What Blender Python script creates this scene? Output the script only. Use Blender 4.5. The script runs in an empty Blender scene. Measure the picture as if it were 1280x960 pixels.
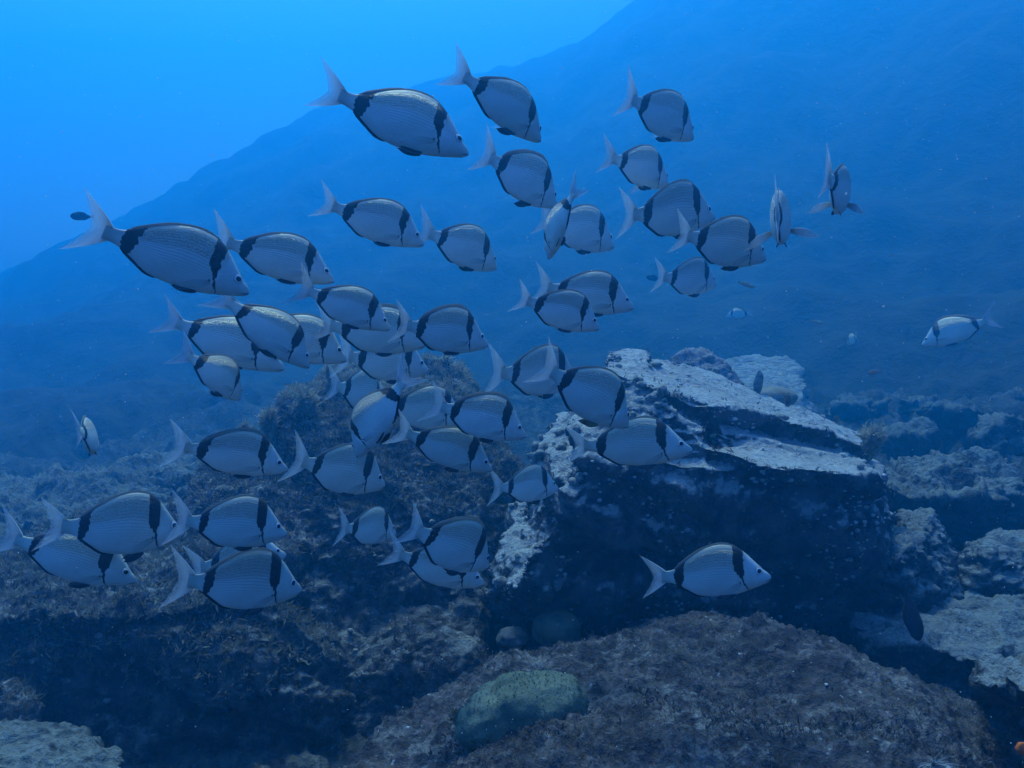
import bpy, bmesh, math, random
import numpy as np
from mathutils import Vector, Matrix, Euler

# ------------------------------------------------------------------ scene, camera, light
SC = bpy.context.scene
COL = SC.collection
SC.render.engine = 'CYCLES'
SC.cycles.use_denoising = True
SC.cycles.use_adaptive_sampling = True
SC.cycles.adaptive_threshold = 0.015
SC.cycles.max_bounces = 6
SC.cycles.diffuse_bounces = 2
SC.cycles.glossy_bounces = 2
SC.cycles.transmission_bounces = 2
SC.cycles.volume_bounces = 3
SC.cycles.transparent_max_bounces = 12
SC.cycles.caustics_reflective = False
SC.cycles.caustics_refractive = False
SC.view_settings.view_transform = 'Standard'
SC.view_settings.look = 'None'
SC.view_settings.exposure = 0.78
SC.view_settings.gamma = 1.0

PITCH = math.radians(8.0)
LENS, SENSOR = 31.0, 36.0
FPX = 1280 * LENS / SENSOR
cam_data = bpy.data.cameras.new('camera')
cam_data.lens = LENS
cam_data.sensor_width = SENSOR
cam_data.clip_start = 0.05
cam_data.clip_end = 400
cam = bpy.data.objects.new('camera', cam_data)
COL.objects.link(cam)
cam.rotation_euler = (math.pi / 2 - PITCH, 0, 0)
SC.camera = cam
FWD = Vector((0, math.cos(PITCH), -math.sin(PITCH)))
UP = Vector((0, math.sin(PITCH), math.cos(PITCH)))
RIGHT = Vector((1, 0, 0))

SUN_ELEV = math.radians(60)
SUN_AZ = math.radians(-14)          # measured from +Y (straight ahead) towards +X
SUN_DIR = Vector((math.sin(SUN_AZ) * math.cos(SUN_ELEV), math.cos(SUN_AZ) * math.cos(SUN_ELEV), math.sin(SUN_ELEV)))

world = bpy.data.worlds.new('World')
SC.world = world
world.use_nodes = True
wn, wl = world.node_tree.nodes, world.node_tree.links
wn.clear()
sky = wn.new('ShaderNodeTexSky')
sky.sky_type = 'NISHITA'
sky.sun_disc = False
sky.sun_elevation = SUN_ELEV
sky.sun_rotation = SUN_AZ
wtint = wn.new('ShaderNodeMix')
wtint.data_type = 'RGBA'
wtint.blend_type = 'MULTIPLY'
wtint.inputs[0].default_value = 1.0
wtint.inputs[7].default_value = (0.75, 0.52, 1.0, 1)     # daylight that has come down through metres of sea
wbg = wn.new('ShaderNodeBackground')
wbg.inputs['Strength'].default_value = 0.15
wout = wn.new('ShaderNodeOutputWorld')
wl.new(sky.outputs[0], wtint.inputs[6])
wl.new(wtint.outputs[2], wbg.inputs['Color'])
wl.new(wbg.outputs[0], wout.inputs['Surface'])

sun_data = bpy.data.lights.new('sun', 'SUN')
sun_data.energy = 2.8
sun_data.angle = math.radians(12)
sun_data.color = (0.88, 1.0, 0.96)
sun = bpy.data.objects.new('sun', sun_data)
COL.objects.link(sun)
sun.rotation_euler = SUN_DIR.to_track_quat('Z', 'Y').to_euler()

WATER_DENSITY = 0.104
WATER_SCATTER = (0.013, 0.36, 0.70, 1)
WATER_ABSORB = (0.06, 0.34, 0.85, 1)

random.seed(7)
RNG = np.random.default_rng(7)

# ------------------------------------------------------------------ helpers
def P(px, py, d):
    """point of the place seen at photo pixel px, py, d metres ahead"""
    return FWD * d + RIGHT * ((px - 640) / FPX * d) + UP * ((480 - py) / FPX * d)

_perm = np.random.default_rng(3).permutation(256).astype(np.int64)
_perm = np.concatenate([_perm, _perm, _perm])
_grad = np.array([[1,1,0],[-1,1,0],[1,-1,0],[-1,-1,0],[1,0,1],[-1,0,1],[1,0,-1],[-1,0,-1],
                  [0,1,1],[0,-1,1],[0,1,-1],[0,-1,-1],[1,1,0],[-1,1,0],[0,-1,1],[0,-1,-1]], dtype=np.float64)

def noise3(p):
    p = np.asarray(p, dtype=np.float64)
    i = np.floor(p).astype(np.int64)
    f = p - i
    u = f * f * f * (f * (f * 6 - 15) + 10)
    i &= 255
    r = 0
    for dx in (0, 1):
        for dy in (0, 1):
            for dz in (0, 1):
                h = _perm[_perm[_perm[i[:, 0] + dx] + i[:, 1] + dy] + i[:, 2] + dz] & 15
                g = _grad[h]
                n = g[:, 0] * (f[:, 0] - dx) + g[:, 1] * (f[:, 1] - dy) + g[:, 2] * (f[:, 2] - dz)
                w = (u[:, 0] if dx else 1 - u[:, 0]) * (u[:, 1] if dy else 1 - u[:, 1]) * (u[:, 2] if dz else 1 - u[:, 2])
                r = r + n * w
    return r

def fbm(p, octs=4, gain=0.5, mode=0):
    a, r = 1.0, 0
    p = np.array(p, dtype=np.float64)
    for k in range(octs):
        n = noise3(p + 17.3 * k)
        if mode == 1:
            n = np.abs(n) * 2 - 0.5          # billow
        elif mode == 2:
            n = 0.5 - np.abs(n) * 2          # ridged
        r = r + a * n
        a *= gain
        p = p * 2.03
    return r

def smooth(x, a, b):
    t = np.clip((x - a) / (b - a), 0, 1)
    return t * t * (3 - 2 * t)

def mesh_from(verts, faces, name):
    me = bpy.data.meshes.new(name)
    verts = np.asarray(verts, dtype=np.float32)
    faces = np.asarray(faces, dtype=np.int32)
    k = faces.shape[1]
    me.vertices.add(len(verts)); me.vertices.foreach_set('co', verts.ravel())
    me.loops.add(faces.size); me.loops.foreach_set('vertex_index', faces.ravel())
    me.polygons.add(len(faces))
    me.polygons.foreach_set('loop_start', np.arange(0, faces.size, k, dtype=np.int32))
    me.polygons.foreach_set('use_smooth', np.ones(len(faces), dtype=bool))
    me.update(calc_edges=True)
    me.validate()
    return me

def link(name, me, mat=None, parent=None, **props):
    o = bpy.data.objects.new(name, me)
    COL.objects.link(o)
    if mat is not None and me is not None and len(me.materials) == 0:
        me.materials.append(mat)
    if parent is not None:
        o.parent = parent
    for k, v in props.items():
        if v is not None:
            o[k] = v
    return o

def tag(o, label, cat, group=None):
    o['label'] = label
    o['category'] = cat
    if group:
        o['group'] = group
    return o

def color_attr(me, name, arr):
    a = me.color_attributes.new(name, 'FLOAT_COLOR', 'POINT')
    a.data.foreach_set('color', np.asarray(arr, dtype=np.float32).ravel())

# ------------------------------------------------------------------ node helpers
class NT:
    def __init__(self, name):
        self.mat = bpy.data.materials.new(name)
        self.mat.use_nodes = True
        self.n = self.mat.node_tree.nodes
        self.l = self.mat.node_tree.links
        self.n.clear()
        self.out = self.n.new('ShaderNodeOutputMaterial')
    def node(self, t, **kw):
        x = self.n.new(t)
        for k, v in kw.items():
            setattr(x, k, v)
        return x
    def put(self, sock, v):
        if isinstance(v, bpy.types.NodeSocket):
            self.l.new(v, sock)
        elif isinstance(v, (tuple, list)) and len(v) == 3 and sock.type == 'RGBA':
            sock.default_value = (*v, 1)
        else:
            sock.default_value = v
    def math(self, op, a, b=None, c=None, clamp=False):
        x = self.node('ShaderNodeMath', operation=op, use_clamp=clamp)
        self.put(x.inputs[0], a)
        if b is not None: self.put(x.inputs[1], b)
        if c is not None: self.put(x.inputs[2], c)
        return x.outputs[0]
    def mix(self, f, a, b, blend='MIX'):
        x = self.node('ShaderNodeMix', data_type='RGBA', blend_type=blend)
        self.put(x.inputs[0], f); self.put(x.inputs[6], a); self.put(x.inputs[7], b)
        return x.outputs[2]
    def ramp(self, v, a, b):
        x = self.node('ShaderNodeMapRange', interpolation_type='SMOOTHSTEP')
        self.put(x.inputs[0], v)
        x.inputs[1].default_value = a; x.inputs[2].default_value = b
        return x.outputs[0]
    def noise(self, vec, scale, detail=4, rough=0.55, dist=0.0):
        x = self.node('ShaderNodeTexNoise')
        self.put(x.inputs['Vector'], vec)
        x.inputs['Scale'].default_value = scale
        x.inputs['Detail'].default_value = detail
        x.inputs['Roughness'].default_value = rough
        x.inputs['Distortion'].default_value = dist
        return x.outputs['Fac']
    def voronoi(self, vec, scale, feature='F1'):
        x = self.node('ShaderNodeTexVoronoi', feature=feature)
        self.put(x.inputs['Vector'], vec)
        x.inputs['Scale'].default_value = scale
        return x.outputs['Distance']
    def bsdf(self, color, rough=0.8, metallic=0.0, normal=None, spec=0.3):
        b = self.node('ShaderNodeBsdfPrincipled')
        self.put(b.inputs['Base Color'], color)
        self.put(b.inputs['Roughness'], rough)
        self.put(b.inputs['Metallic'], metallic)
        b.inputs['Specular IOR Level'].default_value = spec
        if normal is not None:
            self.l.new(normal, b.inputs['Normal'])
        return b.outputs[0]
    def bump(self, h, strength, dist):
        x = self.node('ShaderNodeBump')
        x.inputs['Strength'].default_value = strength
        x.inputs['Distance'].default_value = dist
        self.put(x.inputs['Height'], h)
        return x.outputs[0]
    def finish(self, shader):
        self.l.new(shader, self.out.inputs['Surface'])
        return self.mat

def rock_mat(name, pale=(0.50, 0.50, 0.45), mid=(0.15, 0.135, 0.12), dark=(0.030, 0.027, 0.027), tint=(0.26, 0.16, 0.21),
             pale_amt=0.5, up_w=0.6, scale=1.0, seed=0.0, tint_amt=0.5, fleck=0.5, stretch=(1, 1, 1), bump=1.0):
    t = NT(name)
    geo = t.node('ShaderNodeNewGeometry')
    tc = t.node('ShaderNodeTexCoord')
    mp = t.node('ShaderNodeMapping')
    mp.inputs['Location'].default_value = (seed, seed * 0.7, seed * 1.3)
    mp.inputs['Scale'].default_value = stretch
    t.l.new(tc.outputs['Object'], mp.inputs['Vector'])
    v = mp.outputs[0]
    sep = t.node('ShaderNodeSeparateXYZ')
    t.l.new(geo.outputs['Normal'], sep.inputs[0])
    up = sep.outputs['Z']
    n1 = t.noise(v, 3.2 * scale, 5, 0.6)
    n2 = t.noise(v, 14 * scale, 5, 0.65, 0.4)
    n3 = t.noise(v, 55 * scale, 4, 0.6)
    n4 = t.noise(v, 6.5 * scale, 3, 0.5, 0.6)
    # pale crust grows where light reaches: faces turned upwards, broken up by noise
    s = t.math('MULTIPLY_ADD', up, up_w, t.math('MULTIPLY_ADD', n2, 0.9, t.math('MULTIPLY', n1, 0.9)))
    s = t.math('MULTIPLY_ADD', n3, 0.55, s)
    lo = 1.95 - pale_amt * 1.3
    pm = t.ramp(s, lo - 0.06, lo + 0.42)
    dm = t.ramp(t.math('ADD', n2, t.math('MULTIPLY', n4, 0.7)), 0.72, 1.0)
    base = t.mix(dm, dark, mid)
    tm = t.math('MULTIPLY', t.ramp(t.noise(v, 20 * scale, 4, 0.7, 1.0), 0.56, 0.70), tint_amt)
    base = t.mix(tm, base, tint)
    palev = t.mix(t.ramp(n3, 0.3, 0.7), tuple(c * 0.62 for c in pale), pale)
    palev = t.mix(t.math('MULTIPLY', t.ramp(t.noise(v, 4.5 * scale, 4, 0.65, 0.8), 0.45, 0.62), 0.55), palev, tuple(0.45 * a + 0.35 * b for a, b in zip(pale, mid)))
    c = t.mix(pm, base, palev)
    # small bright crusts and tube worms
    vf = t.voronoi(v, 34 * scale)
    fm = t.math('MULTIPLY', t.math('MULTIPLY', t.math('SUBTRACT', 1.0, t.ramp(vf, 0.10, 0.24)), t.ramp(n4, 0.5, 0.62)), fleck)
    c = t.mix(fm, c, tuple(min(0.62, k * 1.15) for k in pale))
    # small dark pits
    pit = t.math('MULTIPLY', t.ramp(t.noise(v, 26 * scale, 3, 0.7), 0.60, 0.70), 0.75)
    c = t.mix(pit, c, dark)
    h = t.math('MULTIPLY_ADD', n2, 1.6, t.math('MULTIPLY', n3, 0.8))
    h = t.math('MULTIPLY_ADD', t.noise(v, 130 * scale, 3, 0.6), 0.35, h)
    nb = t.bump(h, 0.9, 0.022 * bump / scale)
    return t.finish(t.bsdf(c, 0.92, 0, nb, 0.15))

def simple_mat(name, c1, c2, scale=30, rough=0.8, bump=0.3, trans=0.0, lo=0.35, hi=0.65):
    t = NT(name)
    tc = t.node('ShaderNodeTexCoord')
    n = t.noise(tc.outputs['Object'], scale, 4, 0.6)
    c = t.mix(t.ramp(n, lo, hi), c1, c2)
    nb = t.bump(n, bump, 0.01)
    b = t.bsdf(c, rough, 0, nb, 0.2)
    if trans > 0:
        tr = t.node('ShaderNodeBsdfTranslucent')
        t.put(tr.inputs['Color'], c)
        m = t.node('ShaderNodeMixShader')
        m.inputs[0].default_value = trans
        t.l.new(b, m.inputs[1]); t.l.new(tr.outputs[0], m.inputs[2])
        b = m.outputs[0]
    return t.finish(b)

# ------------------------------------------------------------------ rocks
def hull_bm(bm, pts):
    vs = [bm.verts.new(p) for p in pts]
    r = bmesh.ops.convex_hull(bm, input=vs)
    junk = list({e for e in r['geom_interior'] + r['geom_unused'] if isinstance(e, bmesh.types.BMVert)})
    if junk:
        bmesh.ops.delete(bm, geom=junk, context='VERTS')

def remeshed(hulls, voxel):
    parts = []
    V, F, off = [], [], 0
    for pts in hulls:
        bm = bmesh.new()
        hull_bm(bm, [Vector(p) for p in pts])
        bmesh.ops.recalc_face_normals(bm, faces=bm.faces)
        me = bpy.data.meshes.new('h'); bm.to_mesh(me); bm.free()
        parts.append(me)
    bm = bmesh.new()
    for me in parts:
        bm.from_mesh(me)
        bpy.data.meshes.remove(me)
    me = bpy.data.meshes.new('hull'); bm.to_mesh(me); bm.free()
    o = bpy.data.objects.new('tmp', me); COL.objects.link(o)
    m = o.modifiers.new('r', 'REMESH'); m.mode = 'VOXEL'; m.voxel_size = voxel; m.use_smooth_shade = True
    sm = o.modifiers.new('s', 'SMOOTH'); sm.factor = 0.5; sm.iterations = 2
    dg = bpy.context.evaluated_depsgraph_get()
    out = bpy.data.meshes.new_from_object(o.evaluated_get(dg))
    bpy.data.objects.remove(o); bpy.data.meshes.remove(me)
    return out

def get_co(me):
    a = np.empty(len(me.vertices) * 3, dtype=np.float32); me.vertices.foreach_get('co', a)
    return a.reshape(-1, 3).astype(np.float64)
def get_no(me):
    a = np.empty(len(me.vertices) * 3, dtype=np.float32); me.vertices.foreach_get('normal', a)
    return a.reshape(-1, 3).astype(np.float64)
def set_co(me, co):
    me.vertices.foreach_set('co', co.astype(np.float32).ravel()); me.update()

def displace(me, big=0.06, mid=0.03, fine=0.012, flat_top=0.0, strata=0.0, tilt=(0, 0, 1), seed=0.0, crust=0.0, sfreq=9.0):
    co, no = get_co(me), get_no(me)
    q = co + seed
    w = np.stack([noise3(q * 2.1), noise3(q * 2.1 + 31), noise3(q * 2.1 + 57)], 1) * 0.12
    ft = 1 - flat_top * smooth(no[:, 2], 0.35, 0.8) * (1 - 0.75 * smooth(noise3(q * 2.6 + 5), 0.12, 0.3))
    d = big * fbm(q * 2.2, 3) + ft * (mid * fbm((q + w) * 6.5, 4, 0.55, 2) + fine * fbm(q * 26, 3, 0.6, 1))
    co2 = co + no * d[:, None]
    if strata:
        ax = np.array(tilt, dtype=np.float64); ax /= np.linalg.norm(ax)
        h = co @ ax + 0.05 * fbm(q * 1.7, 3)
        k = np.stack([h * sfreq, np.zeros_like(h) + seed, 0.35 * co[:, 0]], 1)
        led = smooth(noise3(k), -0.25, 0.25) - 0.5
        horiz = no - (no @ ax)[:, None] * ax
        co2 += horiz * (strata * led)[:, None]
    if crust:
        m = smooth(noise3(q * 3.1 + 9), -0.1, 0.25)
        co2 += no * (crust * ft * m * np.clip(fbm(q * 40, 2, 0.5, 1), 0, 2))[:, None]
    set_co(me, co2)

def rock(name, hulls, voxel, mat, label=None, cat='rock', group=None, structure=False, **dk):
    me = remeshed(hulls, voxel)
    displace(me, **dk)
    me.polygons.foreach_set('use_smooth', np.ones(len(me.polygons), dtype=bool))
    co = get_co(me)
    org = co.mean(0); org[2] = co[:, 2].min()
    set_co(me, co - org)
    me.materials.clear()
    o = link(name, me, mat)
    o.location = org
    tag(o, label, cat, group)
    return o

def surf_samples(o, n, fn=None, rng=RNG):
    """points and normals on a mesh, chosen by area and by fn(p, n) -> 0..1"""
    me = o.data
    co = get_co(me) + np.array(o.location)
    no = get_no(me)
    w = np.ones(len(co))
    if fn is not None:
        w = np.clip(fn(co, no), 0, 1)
    s = w.sum()
    if s <= 0:
        return co[:0], no[:0]
    idx = rng.choice(len(co), size=n, p=w / s)
    return co[idx] + rng.normal(0, 0.003, (n, 3)), no[idx]

def project(co):
    x = co @ np.array(RIGHT); y = co @ np.array(UP); z = co @ np.array(FWD)
    return 640 + x / z * FPX, 480 - y / z * FPX

def blades(pts, nos, length, width, per=5, spread=0.8, curl=0.4, rng=RNG):
    n = len(pts) * per
    p = np.repeat(pts, per, 0); nn = np.repeat(nos, per, 0)
    d = nn + rng.normal(0, spread, (n, 3)); d[:, 2] += 0.15
    d /= np.linalg.norm(d, axis=1)[:, None]
    side = np.cross(d, rng.normal(0, 1, (n, 3))); side /= np.linalg.norm(side, axis=1)[:, None] + 1e-9
    ln = length * rng.uniform(0.35, 1.25, (n, 1)); wd = width * rng.uniform(0.5, 1.3, (n, 1))
    bend = np.cross(d, side) * rng.normal(0, curl, (n, 1))
    base = p - nn * 0.003 + rng.normal(0, length * 0.22, (n, 3))
    a = base - side * wd * 0.5; b = base + side * wd * 0.5
    c = base + d * ln * 0.55 + bend * ln * 0.35 + side * wd * 0.55
    e = base + d * ln * 0.55 + bend * ln * 0.35 - side * wd * 0.55
    t = base + d * ln + bend * ln
    V = np.stack([a, b, c, e, t], 1).reshape(-1, 3)
    i = np.arange(n)[:, None] * 5
    F = np.concatenate([i + np.array([[0, 1, 2]]), i + np.array([[0, 2, 3]]), i + np.array([[3, 2, 4]])], 0)
    return V, F

def turf(o, name, n, mat, length, width, per=5, fn=None, spread=0.8):
    p, nn = surf_samples(o, n, fn)
    if len(p) == 0:
        return
    V, F = blades(p - np.array(o.location), nn, length, width, per, spread)
    me = mesh_from(V, F, name)
    link(name, me, mat, o, kind='stuff')

_ico = None
def ico_np():
    global _ico
    if _ico is None:
        bm = bmesh.new(); bmesh.ops.create_icosphere(bm, subdivisions=2, radius=1.0)
        bm.verts.ensure_lookup_table()
        v = np.array([x.co[:] for x in bm.verts]); f = np.array([[q.index for q in x.verts] for x in bm.faces]); bm.free()
        _ico = (v, f)
    return _ico

def nodules(o, name, n, mat, r, fn=None, sink=0.3, flat=0.8):
    p, nn = surf_samples(o, n, fn)
    if len(p) == 0:
        return
    v, f = ico_np()
    rad = r * RNG.uniform(0.4, 1.3, n) ** 1.2
    ctr = p - np.array(o.location) + nn * (rad * (1 - 2 * sink) * 0.5)[:, None]
    V = np.repeat(v[None], n, 0)
    ph = RNG.uniform(0, 50, (n, 1, 3))
    nz = noise3((V * 1.7 + ph).reshape(-1, 3)).reshape(n, -1, 1)
    nz2 = noise3((V * 4.5 + ph).reshape(-1, 3)).reshape(n, -1, 1)
    V = V * (1 + 0.5 * nz + 0.3 * nz2) * RNG.uniform(0.75, 1.25, (n, 1, 3)) * np.array([1, 1, flat])
    V = V * rad[:, None, None] + ctr[:, None, :]
    F = (f[None] + (np.arange(n) * len(v))[:, None, None]).reshape(-1, 3)
    link(name, mesh_from(V.reshape(-1, 3), F, name), mat, o, kind='stuff')

def down(p, h):
    return Vector(p) - Vector((0, 0, h))

# ------------------------------------------------------------------ sea bed and hill
RIDGE_T = np.radians([-180, -60, -42, -30.1, -26.1, -19.5, -12.3, -4.2, 3.1, 10.8, 30, 50, 70, 110, 180])
RIDGE_E = np.array([-0.05, -0.05, -0.045, -0.02, 0.014, 0.077, 0.150, 0.185, 0.215, 0.29, 0.36, 0.36, 0.25, -0.05, -0.05])
R_RIDGE = 32.0
def ground_z(x, y):
    r = np.hypot(x, y); th = np.arctan2(x, y)
    e = np.interp(th, RIDGE_T, RIDGE_E)
    top = e * R_RIDGE + 1.6
    p = np.stack([x, y, np.zeros_like(x)], 1)
    rise = smooth(r, 6.5, R_RIDGE) ** 1.15
    far = 1 - 0.25 * smooth(r, R_RIDGE, 45)
    z = -1.62 + top * rise * far
    amp = 0.10 + 0.30 * smooth(r, 4, 14)
    near = 1 - smooth(r, 8, 11)
    z += amp * fbm(p * 0.40 + 4, 3, 0.45) * 1.5 + 0.10 * (1 - near) * fbm(p * 0.9 + 8, 2, 0.5, 1) + (0.03 + 0.10 * near) * fbm(p * 1.9, 4, 0.55, 1) * smooth(r, 1.5, 5) + 0.05 * near * fbm(p * 6, 3, 0.6, 1)
    # a bank of rubble rising on the right
    z += 0.42 * smooth(x, 1.6, 4.5) * smooth(y, 4.5, 7.5) * (1 - smooth(r, 10, 16))
    return np.clip(z, -3.0, 11.0)

def ring_mesh(r0, r1, nr, name):
    rr = r0 * (r1 / r0) ** np.linspace(0, 1, nr)
    th = np.concatenate([np.radians(np.linspace(-42, 42, 520)), np.radians(np.linspace(42, 318, 130))[1:-1]])
    R, T = np.meshgrid(rr, th, indexing='ij')
    x, y = (R * np.sin(T)).ravel(), (R * np.cos(T)).ravel()
    V = np.stack([x, y, ground_z(x, y)], 1)
    nt = len(th)
    i, j = np.meshgrid(np.arange(nr - 1), np.arange(nt), indexing='ij')
    j2 = (j + 1) % nt
    F = np.stack([i * nt + j, (i + 1) * nt + j, (i + 1) * nt + j2, i * nt + j2], -1).reshape(-1, 4)[:, ::-1]
    if r0 < 0.5:
        V = np.concatenate([V, [[0, 0, ground_z(np.array([0.01]), np.array([0.01]))[0]]]])
        c = len(V) - 1
        F2 = np.stack([np.full(nt, c), np.arange(nt), (np.arange(nt) + 1) % nt, (np.arange(nt) + 1) % nt], 1)
    me = mesh_from(V, F, name)
    return me

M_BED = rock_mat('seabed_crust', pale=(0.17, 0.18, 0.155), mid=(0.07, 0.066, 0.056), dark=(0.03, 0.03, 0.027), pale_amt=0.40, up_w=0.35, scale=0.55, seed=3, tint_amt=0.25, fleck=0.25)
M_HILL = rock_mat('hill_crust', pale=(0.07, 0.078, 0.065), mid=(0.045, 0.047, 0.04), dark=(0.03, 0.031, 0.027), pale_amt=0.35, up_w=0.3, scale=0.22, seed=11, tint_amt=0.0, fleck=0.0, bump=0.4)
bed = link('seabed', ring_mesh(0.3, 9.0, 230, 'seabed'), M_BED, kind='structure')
hill = link('hill', ring_mesh(9.0, 47.0, 150, 'hill'), M_HILL, kind='structure')

# ------------------------------------------------------------------ the boulders
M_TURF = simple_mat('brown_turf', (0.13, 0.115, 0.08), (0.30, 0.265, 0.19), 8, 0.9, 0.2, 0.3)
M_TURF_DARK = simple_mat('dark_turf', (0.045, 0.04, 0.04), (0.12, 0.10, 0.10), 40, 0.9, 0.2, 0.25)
M_TURF_GREY = simple_mat('grey_turf', (0.12, 0.098, 0.076), (0.25, 0.208, 0.16), 4, 0.9, 0.2, 0.3)
M_NOD = simple_mat('grey_nodule', (0.10, 0.10, 0.09), (0.30, 0.30, 0.27), 60, 0.9, 0.6)
M_PALE_NOD = simple_mat('pale_nodule', (0.35, 0.36, 0.33), (0.58, 0.58, 0.54), 50, 0.85, 0.6)

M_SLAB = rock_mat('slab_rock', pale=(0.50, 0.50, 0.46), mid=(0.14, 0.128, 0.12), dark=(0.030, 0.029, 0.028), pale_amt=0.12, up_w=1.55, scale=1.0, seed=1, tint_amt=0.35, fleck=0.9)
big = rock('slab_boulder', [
    # main block, its front face leaning out over the hollow below
    [P(655, 800, 3.35), P(612, 745, 3.35), P(655, 628, 3.40), P(690, 555, 3.45), P(640, 738, 3.08), P(695, 650, 3.02), P(738, 575, 3.02),
     P(820, 578, 2.98), P(900, 592, 2.98), P(1030, 600, 3.05), P(1100, 604, 3.2), P(1088, 800, 3.55), P(900, 805, 3.45),
     P(702, 515, 4.1), P(1095, 575, 4.5), P(1110, 760, 4.5), P(660, 760, 4.3)],
    # lowest ledge
    [P(888, 560, 3.02), P(960, 583, 2.93), P(1040, 590, 3.0), P(1103, 594, 3.18), P(905, 543, 3.45), P(1075, 571, 3.75),
     P(888, 592, 3.05), P(960, 612, 2.98), P(1103, 625, 3.2), P(905, 580, 3.5), P(1075, 610, 3.8)],
    # thin middle slab
    [P(893, 538, 3.22), P(980, 560, 3.28), P(1070, 576, 3.5), P(915, 522, 3.7), P(1065, 562, 4.0),
     P(893, 552, 3.22), P(980, 573, 3.28), P(1070, 592, 3.5), P(915, 545, 3.7), P(1065, 590, 4.0)],
    # top slab sloping down to the right
    [P(752, 462, 3.22), P(830, 488, 3.12), P(897, 512, 3.22), P(1000, 530, 3.45), P(1083, 556, 3.8), P(775, 436, 3.9), P(862, 456, 4.3),
     P(965, 498, 4.4), P(1083, 545, 4.5),
     P(752, 500, 3.3), P(830, 515, 3.2), P(897, 535, 3.28), P(1000, 556, 3.5), P(1075, 580, 3.85), P(775, 480, 4.0), P(862, 495, 4.3), P(965, 530, 4.4), P(1083, 575, 4.5)],
    # broken mass under its left end
    [P(748, 470, 3.25), P(840, 502, 3.10), P(893, 530, 3.12), P(890, 575, 3.02), P(742, 572, 3.06), P(720, 540, 3.25), P(735, 480, 3.6), P(870, 540, 3.6), P(880, 600, 3.4), P(730, 600, 3.4)],
    # knob at the top
    [P(752, 436, 3.7), P(778, 430, 3.8), P(805, 440, 3.7), P(748, 462, 3.45), P(815, 468, 3.45), P(780, 480, 3.4), P(770, 470, 4.0), P(810, 460, 4.0)],
    # left flank, the pale ramp
    [P(712, 512, 3.5), P(738, 560, 3.18), P(694, 642, 3.05), P(648, 733, 3.02), P(606, 746, 3.22), P(636, 665, 3.32), P(668, 590, 3.42), P(700, 700, 3.7), P(650, 748, 3.5), P(740, 600, 3.6)],
    [P(740, 462, 3.75), P(705, 512, 3.62), P(668, 575, 3.5), P(735, 500, 3.4), P(738, 560, 3.15), P(700, 600, 3.2), P(745, 520, 3.9), P(690, 600, 3.8)],
], 0.0105, M_SLAB, 'huge flat-topped boulder with pale ledges above a dark overhanging front face', 'rock',
    big=0.045, mid=0.024, fine=0.010, flat_top=0.85, strata=0.05, tilt=(0.30, -0.25, 1), seed=2.3, crust=0.006, sfreq=7.0)
def on_top(co, no):
    x, y = project(co)
    return (no[:, 2] > 0.2) * smooth(noise3(co * 5.0), 0.0, 0.35) * (1 - 0.97 * smooth(x, 800, 880))
nodules(big, 'crust_nodules', 260, M_NOD, 0.017, on_top)
nodules(big, 'pale_crusts', 700, M_PALE_NOD, 0.0075, lambda c, n: (n[:, 1] < -0.2) * smooth(noise3(c * 4 + 20), 0.0, 0.4), 0.45, 0.7)
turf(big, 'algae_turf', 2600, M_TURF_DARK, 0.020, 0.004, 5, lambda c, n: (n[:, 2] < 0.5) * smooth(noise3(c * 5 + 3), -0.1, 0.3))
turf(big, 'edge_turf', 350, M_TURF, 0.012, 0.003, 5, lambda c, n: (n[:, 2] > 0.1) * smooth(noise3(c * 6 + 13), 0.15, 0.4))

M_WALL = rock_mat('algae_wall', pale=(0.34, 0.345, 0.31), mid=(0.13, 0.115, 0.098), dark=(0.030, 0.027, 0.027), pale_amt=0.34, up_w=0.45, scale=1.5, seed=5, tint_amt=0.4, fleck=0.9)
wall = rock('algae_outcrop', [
    [P(395, 485, 4.1), P(440, 466, 4.25), P(520, 452, 4.3), P(575, 455, 4.3), P(592, 520, 4.1), P(645, 590, 3.85), P(622, 690, 3.6), P(605, 770, 3.4),
     P(590, 840, 3.25), P(430, 850, 3.2), P(365, 740, 3.3), P(330, 560, 3.85), P(440, 600, 3.6), P(520, 640, 3.5), P(400, 480, 5.2), P(580, 470, 5.2), P(660, 620, 4.6), P(560, 840, 4.4), P(360, 800, 4.4)],
    [P(345, 535, 3.95), P(290, 560, 4.0), P(250, 585, 3.95), P(330, 700, 3.3), P(240, 690, 3.4), P(390, 560, 3.9), P(400, 700, 3.35), P(300, 600, 5.0), P(400, 560, 5.0), P(260, 740, 4.2)],
    [P(525, 447, 4.25), P(560, 444, 4.3), P(585, 462, 4.25), P(590, 500, 4.1), P(520, 500, 4.1), P(550, 480, 4.7)],
    [P(400, 730, 3.45), P(600, 745, 3.4), P(615, 835, 3.0), P(470, 935, 2.98), P(360, 985, 2.92), P(300, 860, 3.10), P(430, 800, 3.2), P(560, 800, 3.15), P(600, 900, 3.6), P(360, 1000, 3.4), P(420, 760, 4.0)],
    [P(360, 500, 4.0), P(380, 488, 4.1), P(420, 480, 4.15), P(430, 560, 3.85), P(340, 560, 3.9), P(380, 520, 4.5)],
], 0.0115, M_WALL, 'craggy outcrop overgrown with brown algae behind the middle of the school', 'rock',
    big=0.07, mid=0.022, fine=0.011, strata=0.04, tilt=(0.5, -0.3, 1), seed=7.7, crust=0.009)
turf(wall, 'algae_turf', 7000, M_TURF, 0.026, 0.005, 5, lambda c, n: smooth(n[:, 2] + 0.5 * noise3(c * 4), 0.1, 0.6) * (c[:, 2] > -1.0))
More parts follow.
